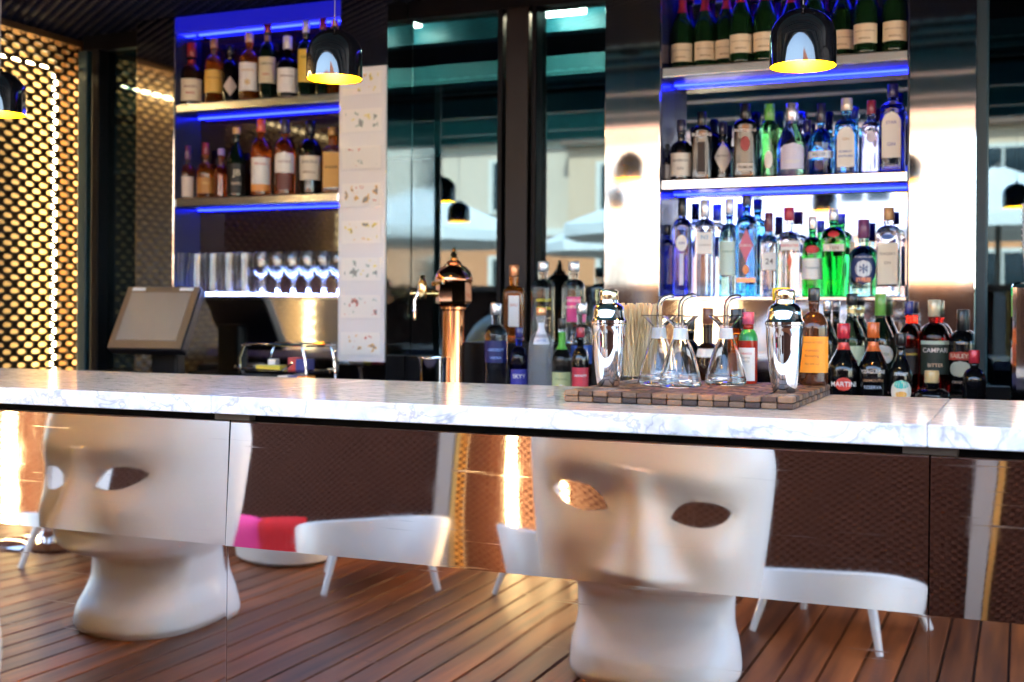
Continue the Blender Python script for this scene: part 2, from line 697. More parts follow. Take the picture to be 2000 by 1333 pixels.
# rear screen: low wall behind the camera, seen in the bar front
YW, HW = -1.12, 1.52
rw = thing('rear_screen', 'long low brown expanded metal screen wall along the terrace, behind the white chairs', 'screen', (0, YW, 0))
s = lattice(11.6, HW - .06, .052, .036, .0190, .0095, -.02, False)
s.xf(Matrix.Translation((-7.4, 0, .03)))
s.build('mesh_sheet', MESHBROWN, rw, 0)
MB().box(-7.4, 4.3, -.20, -.185, 0, HW).build('backing_board', BROWNBOARD, rw)
MB().box(-7.42, 4.32, -.21, .03, HW - .03, HW + .02).build('top_rail', pmat('rail_paint', (.09, .05, .035), .4), rw)
VY = 2 * 2.39 - YW
for px in (880, 1925, 120):
    xx = aty(px, 900, VY).x
    MB().box(xx - .055, xx + .03, -.21, .02, 0, HW - .03).build('post', pmat('post_paint', (.30, .27, .25), .35, .2), rw)
    MB().box(xx + .035, xx + .062, -.10, .006, .03, HW - .03).build('brass_trim', pmat('gold_trim', (.85, .52, .16), .28, .9), rw)
for px in (1004, 1068, 1112, -60, 12, 75):
    xx = aty(px, 900, VY).x
    MB().tube([(xx, -.06, .08), (xx, -.06, HW - .1)], .030 if px in (1004, 12) else .016, 10).build('light_tube', LEDWARM, rw)

# ------------------------------------------------------------------ roof over the bar
roof = thing('bar_roof', 'dark flat roof over the bar with black expanded metal ceiling and teal beams', 'roof')
s = lattice(7.6, 1.62, .075, .052, .024, .012, .012)
s.xf(Matrix.Translation((-5.1, 2.93, ZCEIL)) @ Matrix(((1, 0, 0, 0), (0, 0, 1, 0), (0, 1, 0, 0), (0, 0, 0, 1))))
s.build('ceiling_mesh', MESHBLACK, roof, 0)
MB().box(-5.4, 4.6, YROOF, 6.5, 2.80, 2.95).build('roof_slab', pmat('roof_black', (.008, .008, .010), .8, ior=1.1), roof)
MB().box(-5.4, 4.6, YROOF - .05, YROOF + .06, 2.50, 2.97).build('edge_beam', TEALPAINT, roof)
for k in range(8):
    yb_ = 1.08 + k * .23
    q = MB().box(-5.3, 4.5, -.108, .108, -.008, .008).xf(Matrix.Rotation(R_(-9), 4, 'X')).build('ceiling_board', TEALPAINT, roof)
    q.location = (0, yb_ + .11, ZCEIL + .035)
for yy in (1.62, 2.25):
    MB().box(-5.3, 4.5, yy, yy + .08, 2.46, ZCEIL - .004).build('ceiling_beam', TEALPAINT, roof)
MB().box(2.52, 4.5, 1.10, 4.5, ZCEIL, ZCEIL + .01).build('ceiling_panel', DARKFRAME, roof)
for xx in (-4.18, 3.9):
    MB().box(xx - .06, xx + .06, .90, 1.01, 0, 2.499).build('post', TEALPAINT, roof)

# ------------------------------------------------------------------ bar building behind (walls, glazed doors; unseen upper part made tall to shade the terrace)
bb = thing('bar_building', 'dark bar building with glazed doors behind the shelf units', 'building')
MB().box(-7.5, 6.5, 6.40, 6.50, 0, 7.0).build('wall', pmat('dark_plaster', (.02, .02, .022), .8, ior=1.2), bb)
MB().box(-7.5, 6.5, 4.66, 6.38, 2.96, 7.0).build('upper_wall', pmat('dark_plaster'), bb)  # unseen, height chosen to keep the sun off the terrace
MB().box(-7.5, XSCR - .24, 4.42, 4.52, 0, 2.95).build('side_wall', pmat('dark_plaster'), bb)
MB().box(-7.3, 6.3, 4.70, 6.3, 2.66, 2.72).build('interior_ceiling', DARKFRAME, bb)
MB().box(-7.3, 6.3, 4.66, 6.3, -.05, .0).build('interior_floor', pmat('interior_floor', (.06, .045, .035), .4), bb)
# glazed bays: (x0, x1), each with a frame and its panes
def bay(x0, x1, bars, y=4.40, sill=1.12):
    MB().box(x0, x1, y - .03, y + .07, 2.50, 2.66).build('door_head', DARKFRAME, bb)
    MB().box(x0, x1, y - .03, y + .07, 0, sill).build('door_base', DARKFRAME, bb)
    prev = x0
    for (c, hw_, m) in bars:
        MB().box(c - hw_, c + hw_, y - .05, y + .06, sill, 2.5, .006).build('mullion', m, bb)
        if c - hw_ - prev > .03:
            MB().box(prev, c - hw_, y + .012, y + .02, sill, 2.5).build('pane', PANE, bb)
        prev = c + hw_
    if x1 - prev > .03:
        MB().box(prev, x1, y + .012, y + .02, sill, 2.5).build('pane', PANE, bb)


XM = lambda px, y=4.38: aty(px, 400, y).x
FRAME2 = pmat('brown_black_frame', (.012, .009, .009), .38, ior=1.3, var=.25, vscale=10)
bay(LU[3] + .003, RU[0] - .003, [(XM(1012), .062, FRAME2), (XM(1046), .012, DARKFRAME), (XM(978), .012, DARKFRAME)][::-1] and
    [(XM(980), .011, DARKFRAME), (XM(1013), .048, FRAME2), (XM(1046), .011, DARKFRAME)])
TEALDARK = pmat('dark_teal_paint', (.008, .04, .055), .4)
bay(XSCR + .05, LU[0] - .003, [(XM(168), .028, TEALDARK), (XM(193), .022, DARKFRAME)], sill=.3)
bay(RU[3] + .003, 4.4, [(XM(1918), .018, TEALDARK), (1.1, .05, FRAME2), (2.5, .05, FRAME2)], sill=1.06)
# lamp on the inner ceiling
MB().box(-7.0, 6.0, 5.20, 5.32, 2.06, 2.31).build('interior_bulkhead', TEALPAINT, bb)
MB().box(-7.0, 6.0, 5.02, 5.199, 2.36, 2.45).build('interior_ledge', pmat('lamplit_teal_paint', (.10, .34, .38), .4), bb)  # paler teal: lamplight on the ledge put into its colour
MB().box(-7.0, 6.0, 4.88, 4.96, 2.52, 2.658).build('interior_beam', TEALPAINT, bb)
lx = aty(795, 48, 4.75)
lamp = tag(MB().box(lx.x - .06, lx.x + .06, 4.72, 4.78, lx.z - .012, lx.z + .012, .004).build('ceiling_lamp', pmat('lamp_tube_warm', (0, 0, 0), .5, emit=(1, .9, .62), es=16)), 'small glowing lamp behind the left door pane beside the menu', 'lamp')
lx = aty(1098, 20, 4.75)
lamp = tag(MB().box(lx.x - .10, lx.x + .10, 4.72, 4.78, lx.z - .02, lx.z + .025, .006).build('ceiling_lamp', pmat('lamp_tube_warm', (0, 0, 0), .5, emit=(1, .9, .62), es=16)), 'short glowing lamp box high behind the right door pane', 'lamp')


# ------------------------------------------------------------------ steel shelf units
def unit(U, label, mirror):
    t = thing('shelf_unit', label, 'shelf unit', group='steel back bar shelf units')
    for a, b in ((U[0], U[1]), (U[2], U[3])):
        MB().box(a, b, YU, YB + .05, 0, ZCEIL - .005, .004).build('side_column', STEEL, t)
    for xa in (U[1] + .0005, U[2] - .0035):  # added dark sheets that stop bright reflections on the inner column faces
        MB().box(xa, xa + .003, YU + .006, YB - .001, ZS[0], ZCEIL - .078).build('glare_sheet', pmat('blue_black_glare_sheet', (.02, .025, .06), .25), t)
    MB().box(U[1] + .001, U[2] - .001, YB, YB + .03, ZK + .002, ZCEIL - .006).build('mirror_back', mirror, t)
    MB().box(U[1] + .001, U[2] - .001, YU + .012, YB - .002, ZCEIL - .05, ZCEIL - .008).build('top_panel', pmat('white_laminate', (.6, .6, .66), .4), t)
    MB().box(U[1] + .002, U[2] - .002, YU + .001, YU + .0105, ZK + .0005, ZS[0] - .0125).build('splash_panel', STEEL, t)
    for i, z in enumerate(ZS):
        th = .012 if i == 0 else .036
        MB().box(U[1] + .004, U[2] - .004, YU + .012, YB - .003, z - th, z).build('shelf', pmat('shelf_dark', (.045, .05, .065), .3), t)
        MB().box(U[1] + .004, U[2] - .004, YU + .002, YU + .0115, z - th, z + .0015, .0045 if i else .002).build('shelf_edge', SHELF_STEEL, t)
        if i:
            MB().box(U[1] + .01, U[2] - .01, YB - .030, YB - .022, z - th - .005, z - th - .001).build('led_strip', LEDBLUE, t)
    MB().box(U[1] + .002, U[2] - .002, YU + .004, YU + .0115, ZCEIL - .075, ZCEIL - .008).build('light_box', pmat('blue_light_box', (.01, .01, .1), .4, emit=(.002, .010, 1), es=.035), t)
    MB().box(U[1] + .01, U[2] - .01, YB - .030, YB - .022, ZCEIL - .056, ZCEIL - .052).build('led_strip', LEDBLUE, t)
    return t


ul = unit(LU, 'stainless steel shelf unit with mirror back holding whiskies and glasses, left of the doors', pmat('dark_brown_gloss', (.016, .006, .004), .05, 0, ior=1.6))
ur = unit(RU, 'stainless steel shelf unit with mirror back holding champagne and gin bottles', MIRROR)
MB().box(LU[1] + .02, LU[2] - .02, YB - .03, YB - .018, ZS[0] + .004, ZS[0] + .012).build('led_strip', LEDCOOL, ul)
MB().box(LU[1] + .004, LU[2] - .004, YU + .0125, YB - .032, ZS[0] + .0008, ZS[0] + .004).build('lit_shelf_panel', pmat('opal_lit_panel', (.6, .65, .8), .4, emit=(.33, .46, 1), es=1.5), ul)

# back counter
bc = thing('back_counter', 'low black work counter running along below the shelf units', 'counter')
MB().box(XSCR + .1, 4.3, 3.62, YU - .004, ZK - .04, ZK, .004).build('worktop', pmat('dark_worktop', (.008, .008, .010), .25), bc)
MB().box(XSCR + .12, 4.25, 3.66, YU - .01, .0, ZK - .041).build('cabinet', BLACKMATT, bc)
# bottle risers on the counter
xr0, xr1 = XM(915, 4.05), XM(1178, 4.05)
rs = tag(MB().box(xr0, xr1, 4.0, 4.18, ZK + .001, 1.19, .004).build('bottle_riser', BLACK), 'black stepped riser carrying the vodka bottles beside the beer tap', 'riser')
rs2 = tag(MB().box(XM(1590, 4.05), XM(1925, 4.05), 4.01, 4.19, ZK + .001, 1.05, .004).build('bottle_riser', BLACK), 'black stepped riser under the vermouth bottles at the right', 'riser')

# ------------------------------------------------------------------ the bar counter
bar = thing('bar_counter', 'long bar counter with white marble top and folded mirror steel front', 'bar counter')
def rim(vv, ff, n, m):
    # turned-back edge of a sheet, 3 mm deep, with its own corners so that the face stays flat-shaded at the edge
    loop = [i for i in range(n + 1)] + [j * (n + 1) + n for j in range(1, m + 1)] + [m * (n + 1) + i for i in range(n - 1, -1, -1)] + [j * (n + 1) for j in range(m - 1, 0, -1)]
    o = len(vv)
    vv += [vv[k] for k in loop] + [(vv[k][0], vv[k][1] + .003, vv[k][2]) for k in loop]
    L = len(loop)
    for k in range(L):
        ff.append((o + k, o + L + k, o + L + (k + 1) % L, o + (k + 1) % L))


for a, b in zip(SEAMS, SEAMS[1:]):
    if a < XSCR:
        a = XSCR + .05
    MB().box(a + .0003, b - .0003, 2.323, 3.085, 1.058, ZC, .0035).build('marble_slab', MARBLE, bar)
    # upper leaf: leans back at the top, slightly twisted sheet
    n, m = 28, 8
    vv, ff = [], []
    ph_ = random.uniform(0, 6)
    for j in range(m + 1):
        for i in range(n + 1):
            u, v = i / n, j / m
            xx = a + .0015 + (b - a - .003) * u
            zz = ZF + (ZPT - ZF) * v
            yy = YF + (YP - YF) * v + .0032 * math.sin(2.2 * math.pi * u + ph_) * (v - .5) + .0011 * math.sin(3.4 * u + ph_ * 2)
            vv.append((xx, yy, zz))
    for j in range(m):
        for i in range(n):
            k = j * (n + 1) + i
            ff.append((k, k + 1, k + n + 2, k + n + 1))
    rim(vv, ff, n, m)
    up = MB().add(vv, ff).build('upper_panel', BARSTEEL_UP, bar, 60)
    # lower leaf
    vv, ff = [], []
    for j in range(m + 1):
        for i in range(n + 1):
            u, v = i / n, j / m
            vv.append((a + .0015 + (b - a - .003) * u, YF + .006 + .0012 * math.sin(2.6 * u * math.pi + ph_ + 1) * math.sin(2 * v + 1), .07 + (ZF - .001 - .07) * v))
    for j in range(m):
        for i in range(n):
            k = j * (n + 1) + i
            ff.append((k, k + 1, k + n + 2, k + n + 1))
    rim(vv, ff, n, m)
    lo = MB().add(vv, ff).build('lower_panel', BARSTEEL_LO, bar, 60)
    MB().tube([(a + .002, YP + .001, ZPT), (b - .002, YP + .001, ZPT)], .0022, 6).build('panel_edge', CHROME, bar)
    MB().box(b - .0011, b + .0011, YF + .0045, YF + .0085, .075, ZF - .002).build('seam_strip', CHROME, bar)
    MB().box(b - .05, b + .05, 2.405, 2.43, 1.036, 1.057).build('bracket', pmat('bracket_grey', (.12, .11, .10), .5), bar)
MB().box(XSCR + .06, 3.0, 2.434, 3.02, .06, 1.056).build('body', BLACKMATT, bar)
MB().box(XSCR + .06, 3.0, 2.41, 2.433, 0, .069).build('kick_plate', BLACKMATT, bar)

# ------------------------------------------------------------------ lettering
TXT = {}


def text_mesh(s_):
    """flat lettering normalised to width 1, centred"""
    if s_ in TXT:
        return TXT[s_]
    cu = bpy.data.curves.new('txt', 'FONT')
    cu.body = s_
    cu.align_x = 'CENTER'
    cu.align_y = 'CENTER'
    cu.resolution_u = 3
    cu.offset = .012
    o = bpy.data.objects.new('txt', cu)
    COL.objects.link(o)
    dg = bpy.context.evaluated_depsgraph_get()
    dg.update()
    me = o.evaluated_get(dg).to_mesh()
    vs_ = [v.co.copy() for v in me.vertices]
    fs = [tuple(p.vertices) for p in me.polygons]
    o.evaluated_get(dg).to_mesh_clear()
    bpy.data.objects.remove(o)
    bpy.data.curves.remove(cu)
    x0, x1 = min(v.x for v in vs_), max(v.x for v in vs_)
    y0, y1 = min(v.y for v in vs_), max(v.y for v in vs_)
    w = x1 - x0
    out = ([((v.x - (x0 + x1) / 2) / w, (v.y - (y0 + y1) / 2) / w) for v in vs_], fs, (y1 - y0) / w)
    TXT[s_] = out
    return out


# ------------------------------------------------------------------ bottles
# kind: shoulder start, neck start, neck radius / body radius, curve, superellipse power, depth/width
KIND = {
    'std': (.58, .75, .34, 'r', 0, 1), 'wine': (.50, .80, .33, 's', 0, 1), 'squat': (.50, .66, .34, 'r', 0, 1),
    'sq': (.62, .73, .36, 'r', 7, .92), 'flat': (.60, .75, .30, 'r', 5, .62), 'slim': (.60, .78, .40, 's', 0, 1),
    'ball': (.42, .66, .28, 'r', 0, 1), 'vodka': (.66, .78, .40, 'r', 0, 1), 'cone': (.40, .84, .34, 's', 0, 1),
    'ten': (.66, .80, .30, 'r', 8, 1), 'high': (.70, .80, .34, 'r', 7, .9),
}


def radius_fn(H, R, kind, zcap):
    zb, zn, nr, cv, sq, asp = KIND[kind]
    rn = max(R * nr, .0115)

    def r(z):
        f = z / H
        if f <= zb:
            k = R
            if kind == 'ten':
                k = R * (.80 + .20 * f / zb)
            if kind == 'ball':
                k = R * (.90 + .10 * math.sin(math.pi * f / zb / 1.3))
            return k
        if f >= zn:
            return rn
        s_ = (f - zb) / (zn - zb)
        if cv == 'r':
            return rn + (R - rn) * (1 - s_ ** 1.9) ** .62
        return rn + (R - rn) * (.5 + .5 * math.cos(math.pi * s_))
    return r, rn, sq, asp


def bottle(name, label, cat, x, y, z, H, R, kind='std', glass=None, cap=((.02, .02, .02), 0), capf=.13, capw=1.15, labels=(), liquid=None, group=None, turn=None, cork=False, foil=None):
    cx, cz = x, y
    rz = math.atan2(-x, y) * (.85 if turn is None else turn) + random.uniform(-.12, .12)
    t = thing(name, label, cat, (x, y, z + .0004), rz, group)
    rf, rn, sq, asp = radius_fn(H, R, kind, capf)
    zc = H * (1 - capf)
    prof = [(0, .004), (R * .55 * (rf(.01) / R), .001), (rf(.01) * .90, 0), (rf(.01) * .985, .004)]
    zb, zn = KIND[kind][0] * H, KIND[kind][1] * H
    zz = [.012] + [zb * k / 4 for k in range(1, 5)] + [zb + (zn - zb) * k / 9 for k in range(1, 10)]
    for q in zz:
        prof.append((rf(q), q))
    prof += [(rn, zc - .012), (rn * 1.12, zc - .010), (rn * 1.12, zc - .003), (rn * .98, zc - .001), (0, zc - .001)]
    b = MB()
    nseg = 44
    # neck always round: blend the superellipse away above the shoulder
    rings = []
    for r_, q in prof:
        w = 1 if q <= zb else max(0, 1 - (q - zb) / max(1e-4, (zn - zb)))
        rings.append((r_, q, w))
    rows = []
    for r_, q, w in rings:
        if r_ < 1e-6:
            b.v.append((0, 0, q))
            rows.append([len(b.v) - 1])
            continue
        row = []
        for k in range(nseg):
            a = 2 * math.pi * k / nseg
            e = (1 - w) + w * sect(a, sq) * (.9 if sq else 1)
            ap = (1 - w) + w * asp
            b.v.append((math.sin(a) * e * r_, -math.cos(a) * e * r_ * ap, q))
            row.append(len(b.v) - 1)
        rows.append(row)
    for A, B in zip(rows, rows[1:]):
        for k in range(nseg):
            k2 = (k + 1) % nseg
            if len(A) == 1:
                b.f.append((A[0], B[k2], B[k]))
            elif len(B) == 1:
                b.f.append((A[k], A[k2], B[0]))
            else:
                b.f.append((A[k], A[k2], B[k2], B[k]))
    b.build('glass_body', glass, t, 40)
    cr = rn * capw + .0008
    c = MB().lathe([(cr * .96, zc - .0005), (cr, zc + .001), (cr * (1.0 if not cork else .9), H - .003), (cr * .93, H - .0005), (0, H)], 24)
    c.build('cap', capmat(*[cap[0]], .3 if not cap[1] else .25, cap[1]), t)
    if foil:
        f0 = foil[0] * H
        fm = capmat(foil[1], .32, foil[2] if len(foil) > 2 else .2)
        MB().lathe([(rf(f0 + (zc - .013 - f0) * k / 6) + .0007, f0 + (zc - .013 - f0) * k / 6) for k in range(7)], 28).build('neck_foil', fm, t)

    def surf(th, q, lift):
        w = 1 if q <= zb else max(0, 1 - (q - zb) / max(1e-4, (zn - zb)))
        e = (1 - w) + w * sect(th, sq) * (.9 if sq else 1)
        ap = (1 - w) + w * asp
        r_ = rf(q)
        return (math.sin(th) * (e * r_ + lift), -math.cos(th) * (e * r_ * ap + lift), q)

    for L in labels:
        z0, z1, ha, colr, texts = L[0] * H, L[1] * H, R_(L[2]), L[3], L[4] if len(L) > 4 else ()
        shape = L[5] if len(L) > 5 else 'rect'
        lo = None
        if colr is not None:
            m = MB()
            nA, nZ = max(8, int(L[2] / 7)), max(3 if shape == 'rect' else 14, int((z1 - z0) / H * 22))
            for j in range(nZ + 1):
                for i in range(nA + 1):
                    u, v = 2 * i / nA - 1, j / nZ
                    q = z0 + (z1 - z0) * v
                    if shape == 'oval':
                        u *= math.sqrt(max(0, 1 - (2 * v - 1) ** 2))
                    elif shape == 'diamond':
                        u *= 1 - abs(2 * v - 1)
                    elif shape == 'arch':
                        u *= 1 if v < .75 else math.sqrt(max(0, 1 - ((v - .75) / .25) ** 2))
                    m.v.append(surf(u * ha, q, .0006))
            for j in range(nZ):
                for i in range(nA):
                    k = j * (nA + 1) + i
                    m.f.append((k, k + 1, k + nA + 2, k + nA + 1))
            met = L[6] if len(L) > 6 else 0
            lo = m.build('printed_label', flat(colr) if not met else capmat(colr, .3, met), t, 60)
        for (st, zf, wf, tc) in texts:
            vs_, fs, hh = text_mesh(st)
            W = wf * 2 * R
            m = MB()
            qs = []
            for (vx, vy) in vs_:
                th = vx * W / R
                th = max(-1.4, min(1.4, th))
                if sq:
                    # flat face: lay the lettering on the plane of the front
                    p0 = surf(0, zf * H, .0012)
                    qs.append((vx * W, p0[1], zf * H + vy * W))
                else:
                    qs.append(surf(th, zf * H + vy * W, .0012))
            m.add(qs, fs)
            m.build('lettering', flat(tc), lo if lo is not None else t, 0)
    return t


def shelf_bottle(px, py, w, tier, label, **kw):
    y, z = tier
    p = aty(px, py, y)
    H = p.z - z
    R = w / 2 * depth(p.x, y) / F_PX
    cat = kw.pop('cat', 'bottle')
    name = kw.pop('name', 'liquor_bottle')
    return bottle(name, label, cat, p.x, y, z, H, R, **kw)


W_, CR, BK, RD, GD = (.80, .79, .76), (.78, .68, .48), (.003, .003, .004), (.62, .03, .04), (.75, .50, .15)
AMB = pmat('amber_spirit', (.80, .22, .012), .02, 0, .90, 1.38, coat=.4)
AMB2 = pmat('dark_amber_spirit', (.62, .12, .010), .02, 0, .90, 1.38, coat=.4)
DKAMB = darkglass((.05, .016, .006))
DKGRN = darkglass((.008, .025, .012))
DKBLK = darkglass((.008, .008, .010))
GRN = glassmat((.05, .62, .14))
GRN2 = glassmat((.25, .70, .30))
CLR = glassmat((.95, .97, 1.0))
AQUA = glassmat((.60, .90, .88))
SKYB = glassmat((.16, .55, .98))
COBALT = glassmat((.03, .06, .62))
LILAC = glassmat((.72, .76, 1.0))
PALEGRN = glassmat((.72, .90, .70))
REDL = glassmat((.85, .04, .02))
CHAMP = darkglass((.012, .055, .016))

# --- left unit, upper shelf
T = (4.285, ZS[2])
G1 = 'whisky bottles on the upper left shelf'
shelf_bottle(375, 85, 45, T, 'squat dark bottle with tall red wax neck and cream label, leftmost on upper left shelf', kind='squat', glass=DKAMB, cap=((.33, .02, .02), 0), capf=.22, labels=[(.08, .42, 62, CR, [("MAKER'S", .30, .55, (.25, .1, .08)), ('MARK', .2, .4, (.5, .06, .05))])], foil=(.64, (.33, .02, .02), 0), group=G1)
shelf_bottle(418, 77, 35, T, 'slim amber bottle with orange-yellow label and brown cap on upper left shelf', kind='std', glass=AMB, cap=((.45, .20, .07), 0), labels=[(.18, .52, 75, (.82, .50, .10), [('FOUR ROSES', .40, .75, (.3, .05, .03))])], group=G1)
shelf_bottle(450, 90, 33, T, 'dark bottle with slanted pale label between two amber ones, upper left shelf', kind='std', glass=DKBLK, cap=(BK, 0), labels=[(.12, .46, 50, (.55, .45, .38), (), 'diamond')], group=G1)
shelf_bottle(487, 66, 40, T, 'amber bottle with tall white label and tan cap, middle of upper left shelf', kind='std', glass=AMB, cap=((.70, .48, .26), 0), labels=[(.16, .56, 58, W_, [('GRANTS', .45, .6, (.55, .33, .05)), ('*', .28, .3, (.6, .4, .1))])], group=G1)
shelf_bottle(523, 45, 34, T, 'tall dark green bottle with cream label and dark red cap on upper left shelf', kind='std', glass=DKGRN, cap=((.26, .02, .03), .2), labels=[(.22, .55, 72, (.72, .64, .42), [('JAMESON', .46, .8, (.1, .12, .06)), ('IRISH', .33, .4, (.5, .06, .04))])], foil=(.76, (.40, .24, .10), .5), group=G1)
shelf_bottle(562, 72, 42, T, 'black bottle with white V-shaped label and white cap on upper left shelf', kind='squat', glass=DKBLK, cap=(W_, 0), capf=.2, labels=[(.10, .48, 66, W_, [("Ballantine's", .36, .7, (.15, .1, .1))])], group=G1)
shelf_bottle(598, 42, 34, T, 'green bottle with yellow label and white cap beside the middle pendant lamp', kind='std', glass=DKGRN, cap=(W_, 0), capf=.15, labels=[(.20, .62, 60, (.80, .56, .08), [('CUTTY', .52, .6, BK)])], group=G1)
shelf_bottle(631, 35, 31, T, 'green bottle with dark red cap hidden behind the middle pendant lamp', kind='std', glass=DKGRN, cap=((.32, .02, .05), 0), capf=.15, group=G1)
shelf_bottle(654, 40, 27, T, 'amber bottle with orange cap at the right end of the upper left shelf', kind='std', glass=AMB, cap=((.70, .26, .06), 0), labels=[(.15, .45, 60, (.70, .40, .10))], group=G1)
# --- left unit, middle shelf
T = (4.285, ZS[1])
G2 = 'whisky and rum bottles on the middle left shelf'
shelf_bottle(366, 285, 32, T, 'small amber bottle with dark purple cap, leftmost on middle left shelf', kind='squat', glass=AMB2, cap=((.12, .02, .09), 0), capf=.25, labels=[(.05, .42, 50, (.70, .58, .5))], group=G2)
shelf_bottle(402, 280, 36, T, 'squat amber decanter bottle with maroon stopper on middle left shelf', kind='ball', glass=AMB, cap=((.28, .02, .05), 0), capf=.2, labels=[(.10, .38, 60, (.45, .20, .05), [('OLD', .28, .4, GD)])], group=G2)
shelf_bottle(432, 291, 27, T, 'small amber flask with clear neck on middle left shelf beside the decanter bottle', kind='squat', glass=AMB2, cap=((.35, .25, .55), 0), group=G2)
shelf_bottle(462, 250, 37, T, 'dark green wine-shouldered bottle with cork and black label on middle left shelf', kind='wine', glass=DKGRN, cap=((.62, .36, .15), 0), capf=.09, labels=[(.06, .48, 70, (.008, .008, .007), [('JB', .34, .4, CR), ('RARE', .2, .5, (.6, .5, .4))])], group=G2)
shelf_bottle(510, 234, 40, T, 'amber bottle with red cap and long white and orange label on middle left shelf', kind='std', glass=AMB2, cap=((.68, .09, .04), 0), capf=.16, labels=[(.16, .50, 62, W_, [('BRUGAL', .42, .6, (.5, .05, .03))]), (.07, .16, 62, (.72, .30, .08))], group=G2)
shelf_bottle(557, 234, 40, T, 'amber bottle with white arched label and dark cap on middle left shelf', kind='std', glass=AMB2, cap=((.05, .04, .07), 0), capf=.18, labels=[(.30, .57, 66, W_, [('CACIQUE', .44, .7, (.2, .06, .1))], 'arch'), (.08, .28, 45, (.16, .05, .04))], group=G2)
shelf_bottle(607, 237, 44, T, 'black bottle with square cream label on middle left shelf', kind='std', glass=DKBLK, cap=(BK, 0), capf=.18, labels=[(.20, .52, 60, (.76, .70, .58), [('BARCELO', .44, .7, (.1, .1, .1)), ('IMPERIAL', .30, .6, (.3, .2, .1))])], group=G2)
shelf_bottle(650, 250, 42, T, 'square amber bottle with slanted gold label at right end of middle left shelf', kind='sq', glass=AMB, cap=((.45, .28, .10), .4), capf=.12, labels=[(.10, .62, 40, (.72, .42, .10), [('WALKER', .40, .6, BK)])], group=G2)

# --- right unit: champagne
G3 = 'champagne bottles on the top right shelf'
for i, (px, yy, lab) in enumerate(((1333, 4.332, 'champagne bottle at the far left end of the top right shelf'), (1377, 4.332, 'champagne bottle second from left on the top right shelf'), (1419, 4.334, 'champagne bottle half hidden behind the third one from left, top right shelf'), (1447, 4.262, 'champagne bottle standing forward in the left half of the top right shelf'), (1494, 4.262, 'champagne bottle just left of the right pendant lamp'), (1545, 4.332, 'champagne bottle hidden mostly behind the right pendant lamp shade'), (1590, 4.262, 'champagne bottle behind the right half of the right pendant lamp'), (1646, 4.332, 'champagne bottle just right of the right pendant lamp, set back'), (1691, 4.262, 'champagne bottle second from the right end of the top right shelf'), (1747, 4.262, 'champagne bottle at the right end of the top right shelf'))):
    p = aty(px, 80, yy)
    bottle('champagne_bottle', 'dark green ' + lab, 'bottle', p.x, yy, ZS[2], .315, .0415, kind='wine', glass=CHAMP, cap=((.42, .03, .04), .3), capf=.1, capw=1.3, labels=[(.12, .33, 66, (.74, .62, .42), [('MOET & CHANDON', .25, .85, (.25, .18, .1)), ('IMPERIAL', .17, .5, (.3, .2, .1))])], foil=(.70, (.42, .03, .04), .3), group=G3)
# --- right unit: middle shelf
T = (4.285, ZS[1])
TB = (4.335, ZS[1])
G4 = 'gin bottles on the middle right shelf'
shelf_bottle(1301, 283, 26, T, 'dark bottle with grey label cut off by the steel column, leftmost on middle right shelf', kind='squat', glass=DKBLK, cap=(BK, 0), labels=[(.08, .45, 60, (.35, .33, .32))], group=G4)
shelf_bottle(1331, 235, 42, T, 'dark apothecary bottle with cream label and blue-black cap on middle right shelf', kind='squat', glass=DKBLK, cap=((.02, .02, .06), 0), capf=.2, labels=[(.08, .45, 66, (.76, .72, .64), [("HENDRICK'S", .33, .82, (.06, .06, .06)), ('GIN', .2, .3, (.2, .2, .2))])], group=G4)
shelf_bottle(1371, 219, 43, T, 'black shouldered bottle with white capital lettering across its top, middle right shelf', kind='high', glass=DKBLK, cap=(BK, 0), capf=.2, labels=[(.60, .69, 60, None, [('BULLDOG', .655, .86, W_)]), (.08, .55, 20, (.02, .012, .011), [('GIN', .1, .3, W_)])], group=G4)
shelf_bottle(1412, 240, 40, TB, 'dark bottle with white shield label standing behind two black ones, middle right shelf', kind='squat', glass=DKBLK, cap=((.01, .01, .05), 0), capf=.2, labels=[(.12, .68, 55, (.70, .70, .68), [('MONKEY', .42, .6, (.2, .2, .2))], 'diamond')], group=G4)
shelf_bottle(1456, 204, 49, T, 'wide black bottle with red emblem and silver plate label, middle right shelf', kind='high', glass=DKBLK, cap=(BK, 0), capf=.22, labels=[(.60, .66, 60, None, [('BROCKMANS', .635, .82, (.7, .68, .66))]), (.36, .56, 22, (.35, .05, .05), (), 'oval'), (.10, .20, 34, (.62, .58, .55), [('PREMIUM', .15, .55, BK)])], group=G4)
shelf_bottle(1503, 204, 38, T, 'clear bottle with bright green cap and greenish sides, middle right shelf', kind='vodka', glass=GRN2, cap=((.10, .35, .06), 0), capf=.22, capw=1.3, labels=[(.12, .36, 24, W_, (), 'oval')], group=G4)
shelf_bottle(1547, 203, 56, T, 'conical lilac bottle with white tree print and silver cap, middle right shelf', kind='cone', glass=LILAC, cap=((.62, .58, .66), .8), capf=.24, capw=1.25, labels=[(.10, .45, 50, (.66, .66, .86), [('OXLEY', .20, .5, W_)], 'arch')], group=G4)
shelf_bottle(1577, 236, 30, TB, 'dark blue bottle peeping out behind the conical lilac one', kind='std', glass=COBALT, cap=((.02, .02, .12), 0), capf=.2, group=G4)
shelf_bottle(1604, 203, 48, T, 'round-bellied sky blue bottle with black cap and pale band, middle right shelf', kind='ball', glass=SKYB, cap=((.01, .012, .05), 0), capf=.26, labels=[(.24, .34, 85, (.72, .80, .92), [('MILLER', .29, .55, (.2, .3, .5))])], group=G4)
